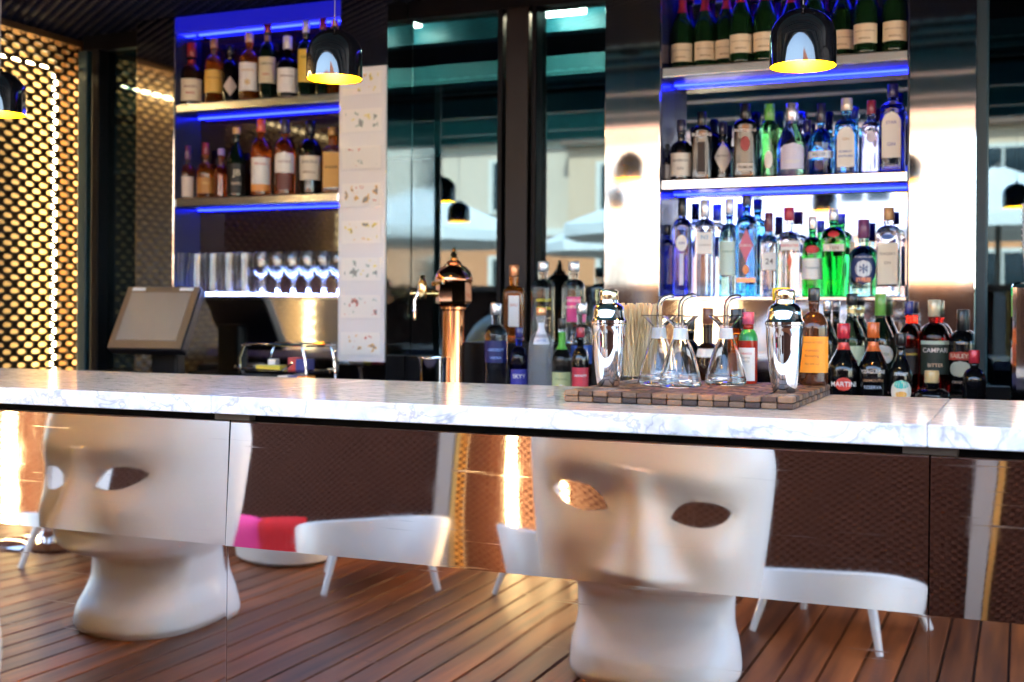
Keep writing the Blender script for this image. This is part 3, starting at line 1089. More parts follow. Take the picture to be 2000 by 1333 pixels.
shelf_bottle(1654, 193, 50, T, 'square sky blue bottle with tall white portrait label and pale cap', kind='sq', glass=SKYB, cap=((.66, .60, .52), .3), capf=.16, labels=[(.10, .62, 36, W_, [('BOMBAY', .30, .5, (.12, .2, .5)), ('SAPPHIRE', .24, .55, (.12, .2, .5)), ('GIN', .46, .25, (.6, .4, .2))], 'arch')], group=G4)
shelf_bottle(1702, 197, 39, T, 'slim pale lilac bottle with red-purple cap beside the dark blue bottle', kind='sq', glass=LILAC, cap=((.25, .02, .06), 0), capf=.18, labels=[(.42, .58, 26, (.62, .60, .74), (), 'oval')], group=G4)
shelf_bottle(1744, 165, 51, T, 'tall dark blue bottle with long white arched label at right end of middle right shelf', kind='high', glass=COBALT, cap=((.02, .02, .14), 0), capf=.15, labels=[(.17, .68, 38, W_, [('STAR', .56, .4, (.15, .15, .45)), ('GIN', .32, .3, (.15, .15, .45))], 'arch'), (.05, .12, 30, None, [('LONDON', .08, .5, (.4, .45, .8))])], foil=(.76, (.55, .55, .62), .8), group=G4)
# --- right unit: lower shelf
T = (4.285, ZS[0])
G5 = 'gin bottles on the lower right shelf'
shelf_bottle(1303, 440, 38, T, 'deep blue bottle at the far left end of the lower right shelf', kind='high', glass=COBALT, cap=(BK, 0), group=G5)
shelf_bottle(1333, 389, 40, T, 'clear blue-based bottle with black cap and small white oval badge', kind='high', glass=glassmat((.40, .48, .98)), cap=(BK, 0), capf=.17, labels=[(.46, .63, 30, W_, [('GIN', .545, .3, (.1, .1, .4))], 'oval'), (.12, .44, 12, (.60, .64, .84))], group=G5)
shelf_bottle(1377, 391, 45, T, 'clear square bottle with white label and silver cap on lower right shelf', kind='high', glass=CLR, cap=((.74, .72, .76), .5), capf=.17, labels=[(.44, .66, 36, W_, [('N3', .61, .3, (.2, .4, .6)), ('LONDON', .53, .5, (.3, .3, .3))])], group=G5)
shelf_bottle(1425, 389, 40, T, 'aqua bottle with silver cap half behind the bright blue diamond bottle', kind='std', glass=AQUA, cap=((.62, .62, .70), .4), capf=.15, labels=[(.22, .56, 60, (.55, .72, .66), [('GORDON', .46, .6, (.1, .3, .25))])], group=G5)
shelf_bottle(1459, 381, 45, T, 'bright blue bottle with pink diamond label and glass stopper on lower right shelf', kind='high', glass=SKYB, cap=((.06, .06, .10), 0), capf=.10, labels=[(.33, .67, 34, (.62, .16, .24), [('CUBICAL', .50, .52, W_)], 'diamond'), (.22, .31, 16, (.85, .30, .10), (), 'oval'), (.14, .185, 44, (.62, .26, .14), (), 'rect', .6)], group=G5)
shelf_bottle(1502, 416, 37, T, 'clear square bottle with dark cap and square label reading 24', kind='sq', glass=CLR, cap=((.14, .02, .06), 0), capf=.22, labels=[(.32, .52, 38, (.80, .78, .74), [('24', .42, .4, (.15, .13, .12))])], group=G5)
shelf_bottle(1541, 406, 46, T, 'clear bottle with red cap and a small red figure on its label', kind='sq', glass=CLR, cap=((.45, .02, .05), 0), capf=.14, labels=[(.52, .62, 40, W_, [('BEEFEATER', .57, .72, (.62, .05, .08))]), (.28, .50, 12, (.72, .12, .06), (), 'diamond')], group=G5)
shelf_bottle(1587, 424, 39, T, 'green bottle with red wax seal and white band label on lower right shelf', kind='std', glass=GRN, cap=((.74, .74, .78), .4), capf=.15, labels=[(.22, .48, 75, W_, [('Tanqueray', .36, .72, (.1, .2, .25))]), (.54, .64, 40, (.55, .03, .04), (), 'oval')], group=G5)
shelf_bottle(1628, 410, 52, T, 'tall bright green fluted bottle with silver cap on lower right shelf', kind='ten', glass=GRN, cap=((.76, .76, .78), .5), capf=.12, labels=[(.52, .60, 42, (.72, .68, .60), [('TEN', .56, .35, (.3, .15, .05))]), (.68, .75, 26, (.55, .03, .04), (), 'oval')], group=G5)
shelf_bottle(1687, 429, 54, T, 'aqua round-shouldered bottle with round blue and orange label and purple cap', kind='squat', glass=AQUA, cap=((.20, .05, .16), 0), capf=.24, labels=[(.16, .56, 58, (.012, .035, .14), [('PLYMOUTH GIN', .51, .62, W_)], 'oval'), (.19, .25, 30, (.80, .30, .16)), (.25, .47, 34, (.70, .76, .80), [('*', .36, .3, (.1, .15, .3))], 'oval')], group=G5)
shelf_bottle(1736, 406, 50, T, 'clear bottle with tall cream label, blue seal and cork, last on lower right shelf', kind='high', glass=CLR, cap=((.60, .36, .15), 0), capf=.14, labels=[(.14, .60, 40, (.80, .74, .58), [("SEAGER'S", .48, .6, (.3, .26, .2)), ('GIN', .38, .25, (.3, .26, .2))]), (.635, .70, 26, (.05, .14, .42), (), 'oval')], group=G5)

# --- back counter, right: vermouths and liqueurs
G6 = 'vermouth and liqueur bottles on the right of the back counter'
T = (4.10, 1.0505)
shelf_bottle(1616, 586, 42, T, 'dark blue-black bottle with silver cap and round white logo behind the orange-label bottle', kind='wine', glass=DKBLK, cap=((.5, .52, .58), .8), capf=.12, labels=[(.30, .44, 34, None, [('O', .37, .3, W_)])], group=G6)
shelf_bottle(1664, 574, 54, T, 'pale green bottle with black cap and large light label, back row at the right', kind='wine', glass=PALEGRN, cap=(BK, 0), capf=.12, labels=[(.06, .46, 70, (.66, .76, .52), [('BIANCO', .30, .6, (.1, .15, .1))])], foil=(.80, (.55, .45, .2), .6), group=G6)
shelf_bottle(1720, 575, 54, T, 'olive green bottle with bright green cap and white leaf label', kind='wine', glass=DKGRN, cap=((.16, .42, .06), 0), capf=.22, labels=[(.28, .48, 55, (.66, .70, .66), [('RUAVIEJA', .38, .6, (.25, .35, .2))], 'oval')], group=G6)
shelf_bottle(1776, 589, 40, T, 'red liqueur bottle with dark blue cap and black and yellow label', kind='std', glass=REDL, cap=((.02, .03, .22), 0), capf=.14, labels=[(.20, .48, 62, (.006, .003, .003), [('PACHARAN', .42, .8, (.8, .6, .08))])], group=G6)
shelf_bottle(1825, 586, 58, T, 'red aperitif bottle with white capital lettering and pale cap', kind='std', glass=glassmat((.70, .02, .02)), cap=((.72, .62, .40), .2), capf=.18, labels=[(.20, .52, 62, (.012, .03, .022), [('CAMPARI', .46, .86, W_), ('BITTER', .30, .5, (.8, .6, .4))]), (.52, .56, 62, (.55, .68, .55))], group=G6)
shelf_bottle(1879, 605, 50, T, 'black cream liqueur bottle with red arched name and landscape label', kind='std', glass=DKBLK, cap=(BK, 0), capf=.26, capw=1.05, labels=[(.40, .50, 62, (.46, .05, .03), [('BAILEYS', .45, .80, CR)], 'arch'), (.20, .39, 50, (.58, .58, .44), [('ORIGINAL', .14, .6, (.6, .5, .4))], 'oval')], group=G6)
T = (3.86, ZK)
shelf_bottle(1648, 632, 60, T, 'dark vermouth bottle with red cap and white name over a red disc, front row right', kind='wine', glass=DKBLK, cap=((.60, .03, .05), .1), capf=.16, capw=1.2, labels=[(.29, .43, 30, (.62, .05, .03), (), 'oval'), (.2, .3, 60, None, [('MARTINI', .36, .84, W_)])], foil=(.72, (.60, .05, .04), .2), group=G6)
shelf_bottle(1706, 630, 56, T, 'dark vermouth bottle with orange cap and pale lettering, front row right', kind='wine', glass=DKBLK, cap=((.66, .14, .03), .1), capf=.16, capw=1.2, labels=[(.30, .52, 60, None, [('YZAGUIRRE', .49, .86, (.72, .66, .62)), ('VERMOUTH', .40, .7, (.5, .25, .12)), ('RESERVA', .33, .6, (.45, .5, .6))])], foil=(.70, (.66, .14, .03), .2), group=G6)
shelf_bottle(1760, 651, 44, T, 'small dark bottle with black cap and round teal and orange emblem', kind='wine', glass=DKBLK, cap=(BK, 0), capf=.14, capw=1.3, labels=[(.20, .46, 56, (.76, .72, .60), (), 'oval'), (.36, .455, 38, (.06, .50, .42), (), 'oval'), (.26, .33, 30, (.80, .42, .08), (), 'oval'), (.48, .58, 50, None, [('FERNET', .53, .6, W_)])], group=G6)
shelf_bottle(1820, 724, 68, T, 'squat black decanter bottle with cork stopper and cream label in front of the red aperitif', kind='squat', glass=DKBLK, cap=((.62, .46, .22), 0), capf=.24, labels=[(.02, .28, 60, (.74, .70, .54), [('RON', .18, .3, (.2, .1, .05))])], group=G6)
shelf_bottle(1903, 684, 44, T, 'dark bottle with shiny red cap standing last at the right end of the front row', kind='std', glass=DKBLK, cap=((.55, .03, .05), .2), capf=.18, capw=1.3, group=G6)
# --- back counter, behind the tray
T = (3.95, ZK)
G7 = 'bottles on the back counter behind the tray'
shelf_bottle(1383, 602, 52, T, 'dark brown bottle with cork and white neck band behind the right glass cruet', kind='squat', glass=DKAMB, cap=((.20, .06, .03), 0), capf=.16, labels=[(.52, .60, 50, W_)], group=G7)
shelf_bottle(1350, 622, 36, T, 'plain black bottle half hidden behind the front glass cruet', kind='std', glass=DKBLK, cap=(BK, 0), group=G7)
# --- back counter, centre: vodkas
G8 = 'vodka bottles beside the beer tap'
T = (4.09, 1.1905)
shelf_bottle(1004, 518, 46, T, 'square amber bottle with copper cap and white label, back row by the beer tap', kind='sq', glass=AMB, cap=((.70, .28, .12), .6), capf=.15, labels=[(.20, .60, 26, (.74, .76, .78), [('EAU', .48, .3, (.6, .2, .1))])], group=G8)
shelf_bottle(1061, 511, 46, T, 'clear round-shouldered vodka bottle with yellow lettering', kind='vodka', glass=CLR, cap=((.72, .74, .76), .7), capf=.12, labels=[(.3, .6, 50, None, [('ABSOLUT', .52, .66, (.78, .70, .04)), ('CITRON', .42, .6, (.78, .70, .04)), ('Country of Sweden', .30, .66, (.35, .38, .40)), ('Vodka', .22, .4, (.35, .38, .40))])], group=G8)
shelf_bottle(1121, 511, 46, T, 'clear round-shouldered vodka bottle with pink print and white lettering', kind='vodka', glass=CLR, cap=((.72, .74, .76), .7), capf=.12, labels=[(.26, .56, 34, (.70, .05, .25), [('ABSOLUT', .52, .66, W_), ('RASPBERRI', .44, .72, W_)])], group=G8)
T = (3.92, ZK)
shelf_bottle(969, 592, 46, T, 'clear vodka bottle with navy blue band label, front row next to the beer tap', kind='vodka', glass=glassmat((.62, .74, .92)), cap=((.66, .66, .70), .8), capf=.12, labels=[(.40, .62, 66, (.003, .008, .10), [('ABSOLUT', .53, .7, (.25, .4, .9)), ('VODKA', .45, .5, (.25, .4, .9))])], group=G8)
shelf_bottle(1014, 640, 36, T, 'cobalt blue vodka bottle with white lettering', kind='std', glass=COBALT, cap=((.02, .02, .16), 0), capf=.13, labels=[(.25, .45, 60, (.03, .03, .30), [('SKYY', .36, .7, W_)])], group=G8)
shelf_bottle(1057, 601, 50, T, 'frosted grey vodka bottle with copper cap and white blue neck label', kind='std', glass=pmat('frosted_glass', (.80, .86, .95), .22, 0, .85, 1.4), cap=((.72, .34, .16), .6), capf=.08, labels=[(.62, .84, 40, (.70, .74, .84), [('GOOSE', .66, .4, (.1, .2, .5))]), (.04, .18, 60, (.20, .36, .62))], group=G8)
shelf_bottle(1098, 622, 40, T, 'clear bottle with bright green neck label and dark cap', kind='squat', glass=CLR, cap=(BK, 0), capf=.12, labels=[(.64, .84, 70, (.10, .42, .05)), (.08, .38, 62, (.52, .58, .30), [('CINZANO', .30, .6, (.1, .2, .1))]), (.10, .24, 36, (.70, .70, .66), (), 'oval')], group=G8)
shelf_bottle(1134, 640, 34, (3.84, ZK), 'dark bottle with red label squeezed beside the left cocktail shaker', kind='std', glass=DKBLK, cap=((.40, .03, .05), 0), capf=.12, labels=[(.10, .50, 66, (.55, .04, .07), [('SMIRNOFF', .40, .8, W_)])], group=G8)
shelf_bottle(1136, 592, 44, (4.0, ZK), 'clear vodka bottle with blue label mostly behind the left cocktail shaker', kind='vodka', glass=CLR, cap=((.66, .66, .70), .8), capf=.11, labels=[(.40, .58, 66, (.03, .09, .40))], group=G8)


# ------------------------------------------------------------------ drinking glasses on the left lower shelf
def tumbler_mesh():
    h, r0, r1 = .182, .027, .0365
    p = [(0, 0), (r0, 0), (r0 + .0015, .003)] + [(r0 + (r1 - r0) * k / 6, .003 + (h - .003) * k / 6) for k in range(1, 7)] + [(r1 - .0008, h + .0007)] + \
        [(r0 - .0018 + (r1 - r0) * k / 6, .012 + (h - .012) * k / 6) for k in range(6, -1, -1)] + [(0, .011)]
    return MB().lathe(p, 32)


def wineglass_mesh():
    # stands bowl up, short stem
    o = [(0, 0), (.034, 0), (.034, .002), (.010, .006), (.0045, .016), (.0042, .055), (.010, .064), (.026, .075), (.037, .095), (.0395, .115), (.037, .140), (.033, .158)]
    i_ = [(.0322, .158), (.036, .140), (.0383, .115), (.0358, .096), (.0245, .0775), (.008, .0685), (0, .068)]
    return MB().lathe([(r_, z_ * 1.17) for r_, z_ in o + i_], 32)


tm = tumbler_mesh().mesh('tumbler', GLASS)
wm = wineglass_mesh().mesh('wine_glass', GLASS)
ordn = ['first', 'second', 'third', 'fourth', 'fifth', 'sixth']
for row, yy in ((0, 4.255), (1, 4.334)):
    for i in range(5):
        o = bpy.data.objects.new('tumbler_glass', tm)
        COL.objects.link(o)
        p = aty(352 + i * 31, 570, 4.255)
        o.location = (p.x + row * .035, yy, ZS[0] + .0045)
        tag(o, '%s tall clear tumbler from the left in the %s row on the lit lower shelf' % (ordn[i], ('front', 'back')[row]), 'glass', 'tumblers on the lower left shelf')
    if row < 2:
        for i in range(6):
            o = bpy.data.objects.new('wine_glass', wm)
            COL.objects.link(o)
            p = aty(510 + i * 30, 570, 4.255)
            o.location = (p.x + row * .038, (4.257, 4.332)[row], ZS[0] + .0045)
            tag(o, '%s stemmed glass from the left in the %s row on the lit lower shelf' % (ordn[i], ('front', 'back')[row]), 'glass', 'stemmed glasses on the lower left shelf')

# ------------------------------------------------------------------ tray of wooden tiles on the marble
TX0, TX1, TY0, TY1 = -.950, -.440, 2.535, 3.060
tray = thing('serving_tray', 'low square tray of dark and light wooden blocks on the marble counter', 'tray', ((TX0 + TX1) / 2, TY0, ZC + .0005))
nx, ny = 15, 13
tw, td = (TX1 - TX0) / nx, (TY1 - TY0) / ny
tile_me = [MB().box(-tw / 2 + .0005, tw / 2 - .0005, -td / 2 + .0005, td / 2 - .0005, 0, .0128, .0032).mesh('tile', q) for q in TILE]
for k in range(2):
    for j in range(ny):
        for i in range(nx):
            if k == 0 and 0 < i < nx - 1 and 0 < j < ny - 1:
                continue
            o = bpy.data.objects.new('tile', tile_me[((i + j + k) % 2) if random.random() < .8 else random.randint(0, 1)])
            COL.objects.link(o)
            o.parent = tray
            o.location = ((i + .5) * tw - (TX1 - TX0) / 2 + random.uniform(-.0003, .0003), (j + .5) * td, k * .0132 + random.uniform(0, .0005))
MB().box(-(TX1 - TX0) / 2 + .03, (TX1 - TX0) / 2 - .03, .035, TY1 - TY0 - .035, 0, .012).build('core', BLACKMATT, tray)
ZT = ZC + .0268


# cocktail shakers
def shaker(x, y, label):
    t = thing('cocktail_shaker', label, 'shaker', (x, y, ZT), 0, 'cocktail shakers on the tray')
    body = [(0, .001), (.024, .001), (.0265, .004), (.029, .02), (.0335, .05), (.0375, .085), (.0400, .118), (.0408, .140), (.0418, .143), (.0418, .148)]
    MB().lathe(body + [(.036, .1485), (0, .1485)], 56).build('cup', CHROME, t)
    MB().lathe([(.0418, .149), (.0430, .1505), (.0430, .156), (.0405, .1585), (.0385, .163), (.0372, .178), (.0350, .188), (.028, .1945), (.0225, .1975), (.0215, .2045), (.0, .2045)], 56).build('strainer_top', CHROME, t)
    MB().lathe([(.0220, .2050), (.0228, .2062), (.0228, .2215), (.0212, .2265), (.015, .2285), (0, .229)], 48).build('cap', GOLDTINT, t)  # steel cap, warm reflection put into its gold colour
    return t


pL, pR = (-.905, 2.715), (-.487, 2.690)
shaker(*pL, 'polished steel cocktail shaker at the left corner of the tray')
shaker(*pR, 'polished steel cocktail shaker at the right front of the tray')

# jar of stirrers
jx, jy = -.892, 2.92
jar = thing('stirrer_jar', 'clear glass jar packed with thin wooden stirrers', 'jar', (jx, jy, ZT))
MB().lathe([(0, 0), (.042, 0), (.0455, .004), (.0455, .018), (.047, .10), (.058, .196), (.0565, .1965), (.0455, .10), (.0438, .018), (.042, .014), (0, .013)], 44).build('glass_body', THIN, jar)
STICKM = pmat('birch_stick', (.84, .57, .30), .6, var=.25, vscale=30, stretch=(8, 8, 1))
for k in range(170):
    a, rr = random.uniform(0, 6.28), .041 * math.sqrt(random.random())
    a2 = a + random.uniform(-.9, .9)
    r2 = min(.055, rr * 1.28 + random.uniform(-.006, .012))
    MB().tube([(rr * math.cos(a) * .9, rr * math.sin(a) * .9, .016), (r2 * math.cos(a2), r2 * math.sin(a2), random.uniform(.182, .200))], .0020, 5).build('stirrer', STICKM, jar, 0)


# glass cruets
FROST = pmat('frosted_white_glass', (.86, .88, .90), .45, 0, .35, 1.45)


def cruet(x, y, rz, label):
    t = thing('glass_cruet', label, 'cruet', (x, y, ZT), rz, 'glass oil cruets on the tray')
    out = [(0, .002), (.030, 0), (.046, .001), (.0505, .006), (.0500, .014), (.044, .040), (.035, .070), (.0255, .098), (.0185, .112)]
    inn = [(.0165, .112), (.0235, .098), (.0325, .070), (.0415, .040), (.0475, .016), (.046, .010), (.030, .008), (0, .008)]
    MB().lathe(out + inn, 48).build('flask', GLASS, t)
    MB().lathe([(.0182, .1125), (.0182, .117), (.0162, .138), (.0150, .1385), (.0152, .1125)], 36).build('frosted_neck', FROST, t)
    MB().lathe([(.0160, .139), (.0165, .142), (.026, .153), (.0415, .1665), (.0435, .168), (.0430, .1695), (.0245, .1545), (.0148, .143), (.0146, .139)], 44).build('funnel', GLASS, t)
    pts = [(0, 0, .120), (0, 0, .150), (0, 0, .190), (.003, 0, .203), (.012, 0, .2125), (.026, 0, .2165), (.036, 0, .2155)]
    m = MB().tube(pts, .0075, 14, .0052)
    m.build('spout', GLASS, t)
    return t


cruet(-.816, 2.835, .35, 'glass cruet behind the other two, left of the pair')
cruet(-.742, 2.760, .15, 'frontmost glass cruet with funnel top and curved spout')
cruet(-.668, 2.905, -.05, 'glass cruet standing right of the pair, beside the hot sauce')

# sauces and bitters on the tray
bottle('hot_sauce_bottle', 'small red hot sauce bottle with green neck and white label on the tray', 'bottle', -.632, 2.995, ZT, .178, .0235, kind='std', glass=pmat('hot_sauce', (.55, .03, .012), .08, 0, .25, 1.45), cap=((.62, .08, .14), 0), capf=.17, capw=1.2, labels=[(.04, .50, 58, W_, [('TABASCO', .42, .62, (.6, .08, .08)), ('PEPPER', .36, .45, (.3, .3, .3)), ('SAUCE', .31, .4, (.3, .3, .3))])], foil=(.60, (.02, .25, .07), 0), turn=.2)
bottle('sauce_bottle', 'slim brown sauce bottle with black cap behind the hot sauce', 'bottle', -.672, 3.036, ZT, .186, .021, kind='slim', glass=AMB2, cap=(BK, 0), capf=.26, labels=[(.05, .40, 60, (.30, .10, .04))], foil=(.66, (.55, .30, .06), .3))
bottle('bitters_bottle', 'brown bitters bottle with large orange label and black cap on the tray', 'bottle', -.474, 3.010, ZT, .238, .0345, kind='std', glass=pmat('bitters_brown', (.10, .028, .010), .05, 0, .3, 1.5), cap=((.015, .012, .012), 0), capf=.13, capw=1.15, labels=[(.13, .50, 88, (.88, .30, .01), [('ORANGE BITTERS', .44, .7, (.45, .12, .02)), ('aromatic', .36, .5, (.45, .12, .02)), ('flavouring', .30, .5, (.45, .12, .02)), ('70cl 28% vol', .22, .5, (.45, .12, .02))])])
bottle('bitters_bottle', 'small bottle with bright yellow cap behind the right cocktail shaker', 'bottle', -.548, 2.985, ZT, .238, .024, kind='std', glass=DKAMB, cap=((.90, .62, .01), 0), capf=.13, capw=1.9, labels=[(.06, .64, 100, W_, [('AROMATIC', .5, .7, (.2, .2, .2))])])

# ------------------------------------------------------------------ pendant lamps
PBLACK = pmat('black_gloss_enamel', (.008, .008, .010), .04, 0, 0, 1.6, coat=1)
PYEL = pmat('yellow_enamel', (.72, .40, .0008), .45, ior=1.2)
BULB = pmat('bulb_glow', (1, .9, .6), .3, emit=(1, .84, .55), es=70)


def pendant(x, y, zr, label):
    t = thing('pendant_lamp', label, 'pendant lamp', (x, y, zr), 0, 'black pendant lamps over the bar')
    R, H = .0765, .136
    zc = H - R * .93
    prof = [(R * 1.0, .0), (R, .004), (R, zc * .5), (R * .995, zc)] + [(R * math.cos(a), zc + R * .93 * math.sin(a)) for a in [R_(k) for k in (10, 20, 30, 40, 50, 60, 70, 80)]] + [(.008, zc + R * .93), (.006, zc + R * .93 + .008), (0, zc + R * .93 + .008)]
    MB().lathe(prof, 64).build('shade', PBLACK, t)
    r2 = R - .0022
    inn = [(R, .0), (r2, .001), (r2, zc)] + [(r2 * math.cos(a), zc + r2 * .9 * math.sin(a)) for a in [R_(k) for k in (15, 30, 45, 60, 75)]] + [(0, zc + r2 * .9)]
    m = MB().lathe(inn, 64)
    m.f = [q[::-1] for q in m.f]
    m.build('inner_shade', PYEL, t)
    MB().lathe([(0, .040), (.014, .044), (.019, .056), (.015, .070), (.010, .085), (.010, .115), (0, .115)], 20).build('bulb', BULB, t)
    MB().tube([(0, 0, zc + R * .93), (0, 0, ZCEIL - zr)], .0016, 6).build('cord', pmat('cord_grey', (.25, .25, .27), .4), t)
    MB().lathe([(.05, ZCEIL - zr - .02), (.05, ZCEIL - zr - .001), (0, ZCEIL - zr - .001)], 24).build('canopy', PBLACK, t)
    return t


for px, py, lab in ((653, 155, 'glossy black dome pendant lamp with yellow inside, hanging before the left shelves'), (1568, 131, 'glossy black dome pendant lamp with yellow inside, hanging before the champagne'), (0, 224, 'glossy black dome pendant lamp cut by the left edge, before the glowing screen')):
    p = aty(px, py, 2.85)
    pendant(p.x, 2.85, p.z, lab)
for xx, lab in ((-3.51, 'leftmost'), (-2.25, 'second from left'), (-1.086, 'third from left'), (-.04, 'rightmost')):
    pendant(xx, 1.5, 1.91, 'black dome pendant lamp over the terrace edge, %s of the mirrored row' % lab)

# ------------------------------------------------------------------ till
p = aty(312, 640, 3.92)
pos = thing('till_terminal', 'black touch-screen till with tan lit screen leaning back on the counter', 'till', (p.x, 3.92, ZK), R_(6))
Mt = Matrix.Translation((0, -.04, .29)) @ Matrix.Rotation(R_(-30), 4, 'X')
MB().box(-.17, .17, .0, .05, -.145, .145, .008).xf(Mt).build('monitor', pmat('till_plastic', (.005, .005, .009), .4), pos)
MB().box(-.166, .166, -.004, -.0005, -.141, .141).xf(Mt).build('bezel', pmat('tan_bezel', (.20, .13, .075), .4), pos)
MB().box(-.138, .138, -.0075, -.0045, -.108, .112).xf(Mt).build('screen', pmat('till_screen', (.30, .25, .20), .18, var=.08, vscale=12), pos)
for sx in (-.11, .11):
    MB().box(sx - .03, sx + .03, -.007, -.0045, .122, .136).xf(Mt).build('sticker', PAPER, pos)
MB().box(-.06, .06, .03, .10, .0, .26, .01).build('stand', BLACK, pos)
MB().box(-.16, .16, -.10, .18, 0, .05, .008).build('base', BLACK, pos)
cd = aty(215, 705, 3.80)
MB_ = MB().box(-.13, .13, -.10, .10, 0, .075, .008)
kb = MB_.build('receipt_printer', BLACK)
kb.location = (cd.x, 3.80, ZK)
kb.rotation_euler = (0, 0, R_(-20))
tag(kb, 'low black receipt printer box at the left of the till', 'printer')

# ------------------------------------------------------------------ wire rack with bar tools
p = aty(565, 700, 3.86)
rk = thing('wire_rack', 'small chrome wire rack on the counter under the left shelves', 'rack', (p.x, 3.86, ZK), 0)
for yy in (-.10, .10):
    MB().tube([(-.14, yy, 0), (-.155, yy, .14), (-.13, yy, .195), (.12, yy, .195), (.135, yy, .14), (.15, yy, 0)], .005, 8).build('wire_hoop', CHROME, rk)
for zz in (.10, .19):
    for xx in (-.145, .14):
        MB().tube([(xx, -.10, zz), (xx, .10, zz)], .0035, 6).build('cross_wire', CHROME, rk)
MB().tube([(-.15, -.13, .115), (-.15, -.14, .105), (.06, -.14, .10), (.10, -.13, .13)], .004, 6).build('front_wire', CHROME, rk)
MB().box(-.14, .13, -.09, .09, .085, .095).build('wire_tray', STEEL, rk)
for nm, (xx, yy, col, sx, sz, lab) in zip(range(4), ((-.06, -.03, (.62, .52, .05), .10, .02, 'flat yellow packet lying in the wire rack'), (.02, .02, (.45, .05, .05), .05, .05, 'dark red packet in the wire rack'), (-.09, .03, (.75, .75, .75), .03, .04, 'white folded card in the wire rack'), (.07, .0, (.06, .06, .25), .05, .045, 'navy blue box in the wire rack'))):
    q = MB().box(-sx / 2, sx / 2, -.03, .03, 0, sz, .003).build('packet', flat(col))
    q.location = (p.x + xx, 3.86 + yy, ZK + .0955)
    q.rotation_euler = (0, 0, random.uniform(-.4, .4))
    tag(q, lab, 'packet')
for px, col, lab in ((560, (.78, .80, .80), 'white straw box on the counter behind the marble edge'), (580, (.04, .07, .30), 'dark blue carton next to the white straw box'), (598, (.75, .28, .04), 'orange carton on the counter beside the menu panel')):
    q0 = aty(px, 730, 3.72)
    q = MB().box(-.021, .021, -.03, .03, 0, .085, .003).build('carton', flat(col))
    q.location = (q0.x, 3.72, ZK)
    tag(q, lab, 'carton')

# ------------------------------------------------------------------ menu panel with picture cards
YM = 4.165
a0, a1 = aty(661, 420, YM).x, aty(752, 420, YM).x
z0, z1 = aty(705, 707, YM).z, aty(705, 131, YM).z
menu = thing('menu_panel', 'tall white panel of small illustrated drink cards fixed to the steel column', 'menu', ((a0 + a1) / 2, YM, z0))
w2, hh_ = (a1 - a0) / 2, z1 - z0
MB().box(-w2, w2, 0, .014, 0, hh_, .003).build('board', pmat('white_acrylic', (.78, .78, .80), .25, coat=.4), menu)


def card_mat(k):
    m = bpy.data.materials.new('drink_card_%d' % k)
    m.use_nodes = True
    nt = m.node_tree
    b = nt.nodes['Principled BSDF']
    tc = nt.nodes.new('ShaderNodeTexCoord')
    mp = nt.nodes.new('ShaderNodeMapping')
    mp.inputs['Location'].default_value = (k * 3.1, 0, k * 1.7)
    nt.links.new(tc.outputs['Object'], mp.inputs[0])
    nz = nt.nodes.new('ShaderNodeTexNoise')
    nz.inputs['Scale'].default_value = 26
    nz.inputs['Detail'].default_value = 3
    nt.links.new(mp.outputs[0], nz.inputs['Vector'])
    r = nt.nodes.new('ShaderNodeValToRGB')
    r.color_ramp.interpolation = 'CONSTANT'
    e = r.color_ramp.elements
    e[0].position = 0
    e[0].color = (.25, .26, .27, 1)
    pal = [(.70, .42, .10), (.55, .12, .08), (.35, .45, .42), (.72, .60, .08)]
    e[1].position = .37
    e[1].color = (*pal[k % 4], 1)
    for ps, c in ((.41, (.80, .80, .78)), (.64, pal[(k + 1) % 4]), (.67, (.74, .77, .79))):
        q = e.new(ps)
        q.color = (*c, 1)
    nt.links.new(nz.outputs['Fac'], r.inputs[0])
    nt.links.new(r.outputs[0], b.inputs['Base Color'])
    b.inputs['Roughness'].default_value = .3
    return m


for k in range(8):
    zc = .055 + k * (hh_ - .085) / 7.35
    cdm = MB().box(-w2 * .84, w2 * .84, -.004, -.0005, zc - .028, zc + .062)
    cdo = cdm.build('card', PAPER, menu)
    MB().box(-w2 * .70, w2 * .70, -.0048, -.0042, zc - .016, zc + .052).build('picture', card_mat(k), cdo)
    MB().tube([(-w2 * .9, -.003, zc - .034), (w2 * .9, -.003, zc - .034)], .0012, 5).build('pocket_edge', pmat('white_acrylic'), menu)

# ------------------------------------------------------------------ copper beer tap
p = aty(886, 600, 3.88)
tap = thing('beer_tap', 'copper beer tap tower with domed head and brass lever', 'beer tap', (p.x, 3.88, ZK), R_(20))
MB().lathe([(.06, 0), (.06, .012), (.042, .018), (.0395, .03), (.0395, .325), (.046, .330), (.046, .338)], 40).build('column', COPPER, tap)
MB().lathe([(.046, .338), (.062, .350), (.064, .356), (.064, .425), (.067, .430), (.067, .436), (0, .4361)], 8).build('head', COPPER, tap, 30)
MB().lathe([(.068, .4365), (.067, .446), (.061, .462), (.048, .478), (.032, .488), (.026, .492), (.028, .496), (.022, .503), (.014, .506), (0, .506)], 40).build('dome', COPPER, tap)
MB().lathe([(.014, .506), (.017, .511), (.010, .516), (.013, .524), (.010, .532), (.005, .537), (.009, .543), (.004, .551), (0, .552)], 20).build('finial', BRASS, tap)
for zz in (.425, .352):
    MB().lathe([(.0655, zz), (.0675, zz + .003), (.0655, zz + .006)], 8).build('brass_ring', BRASS, tap)
MB().tube([(-.055, -.03, .385), (-.12, -.06, .385)], .013, 14).build('tap_body', BRASS, tap)
MB().lathe([(.012, -.03), (.016, -.02), (.016, .02), (.012, .034), (.008, .045), (.011, .052), (0, .058)], 18).xf(Matrix.Translation((-.105, -.055, .395))).build('tap_valve', BRASS, tap)
MB().tube([(-.12, -.062, .385), (-.132, -.068, .36), (-.13, -.07, .29)], .008, 10, .006).build('spout', CHROME, tap)
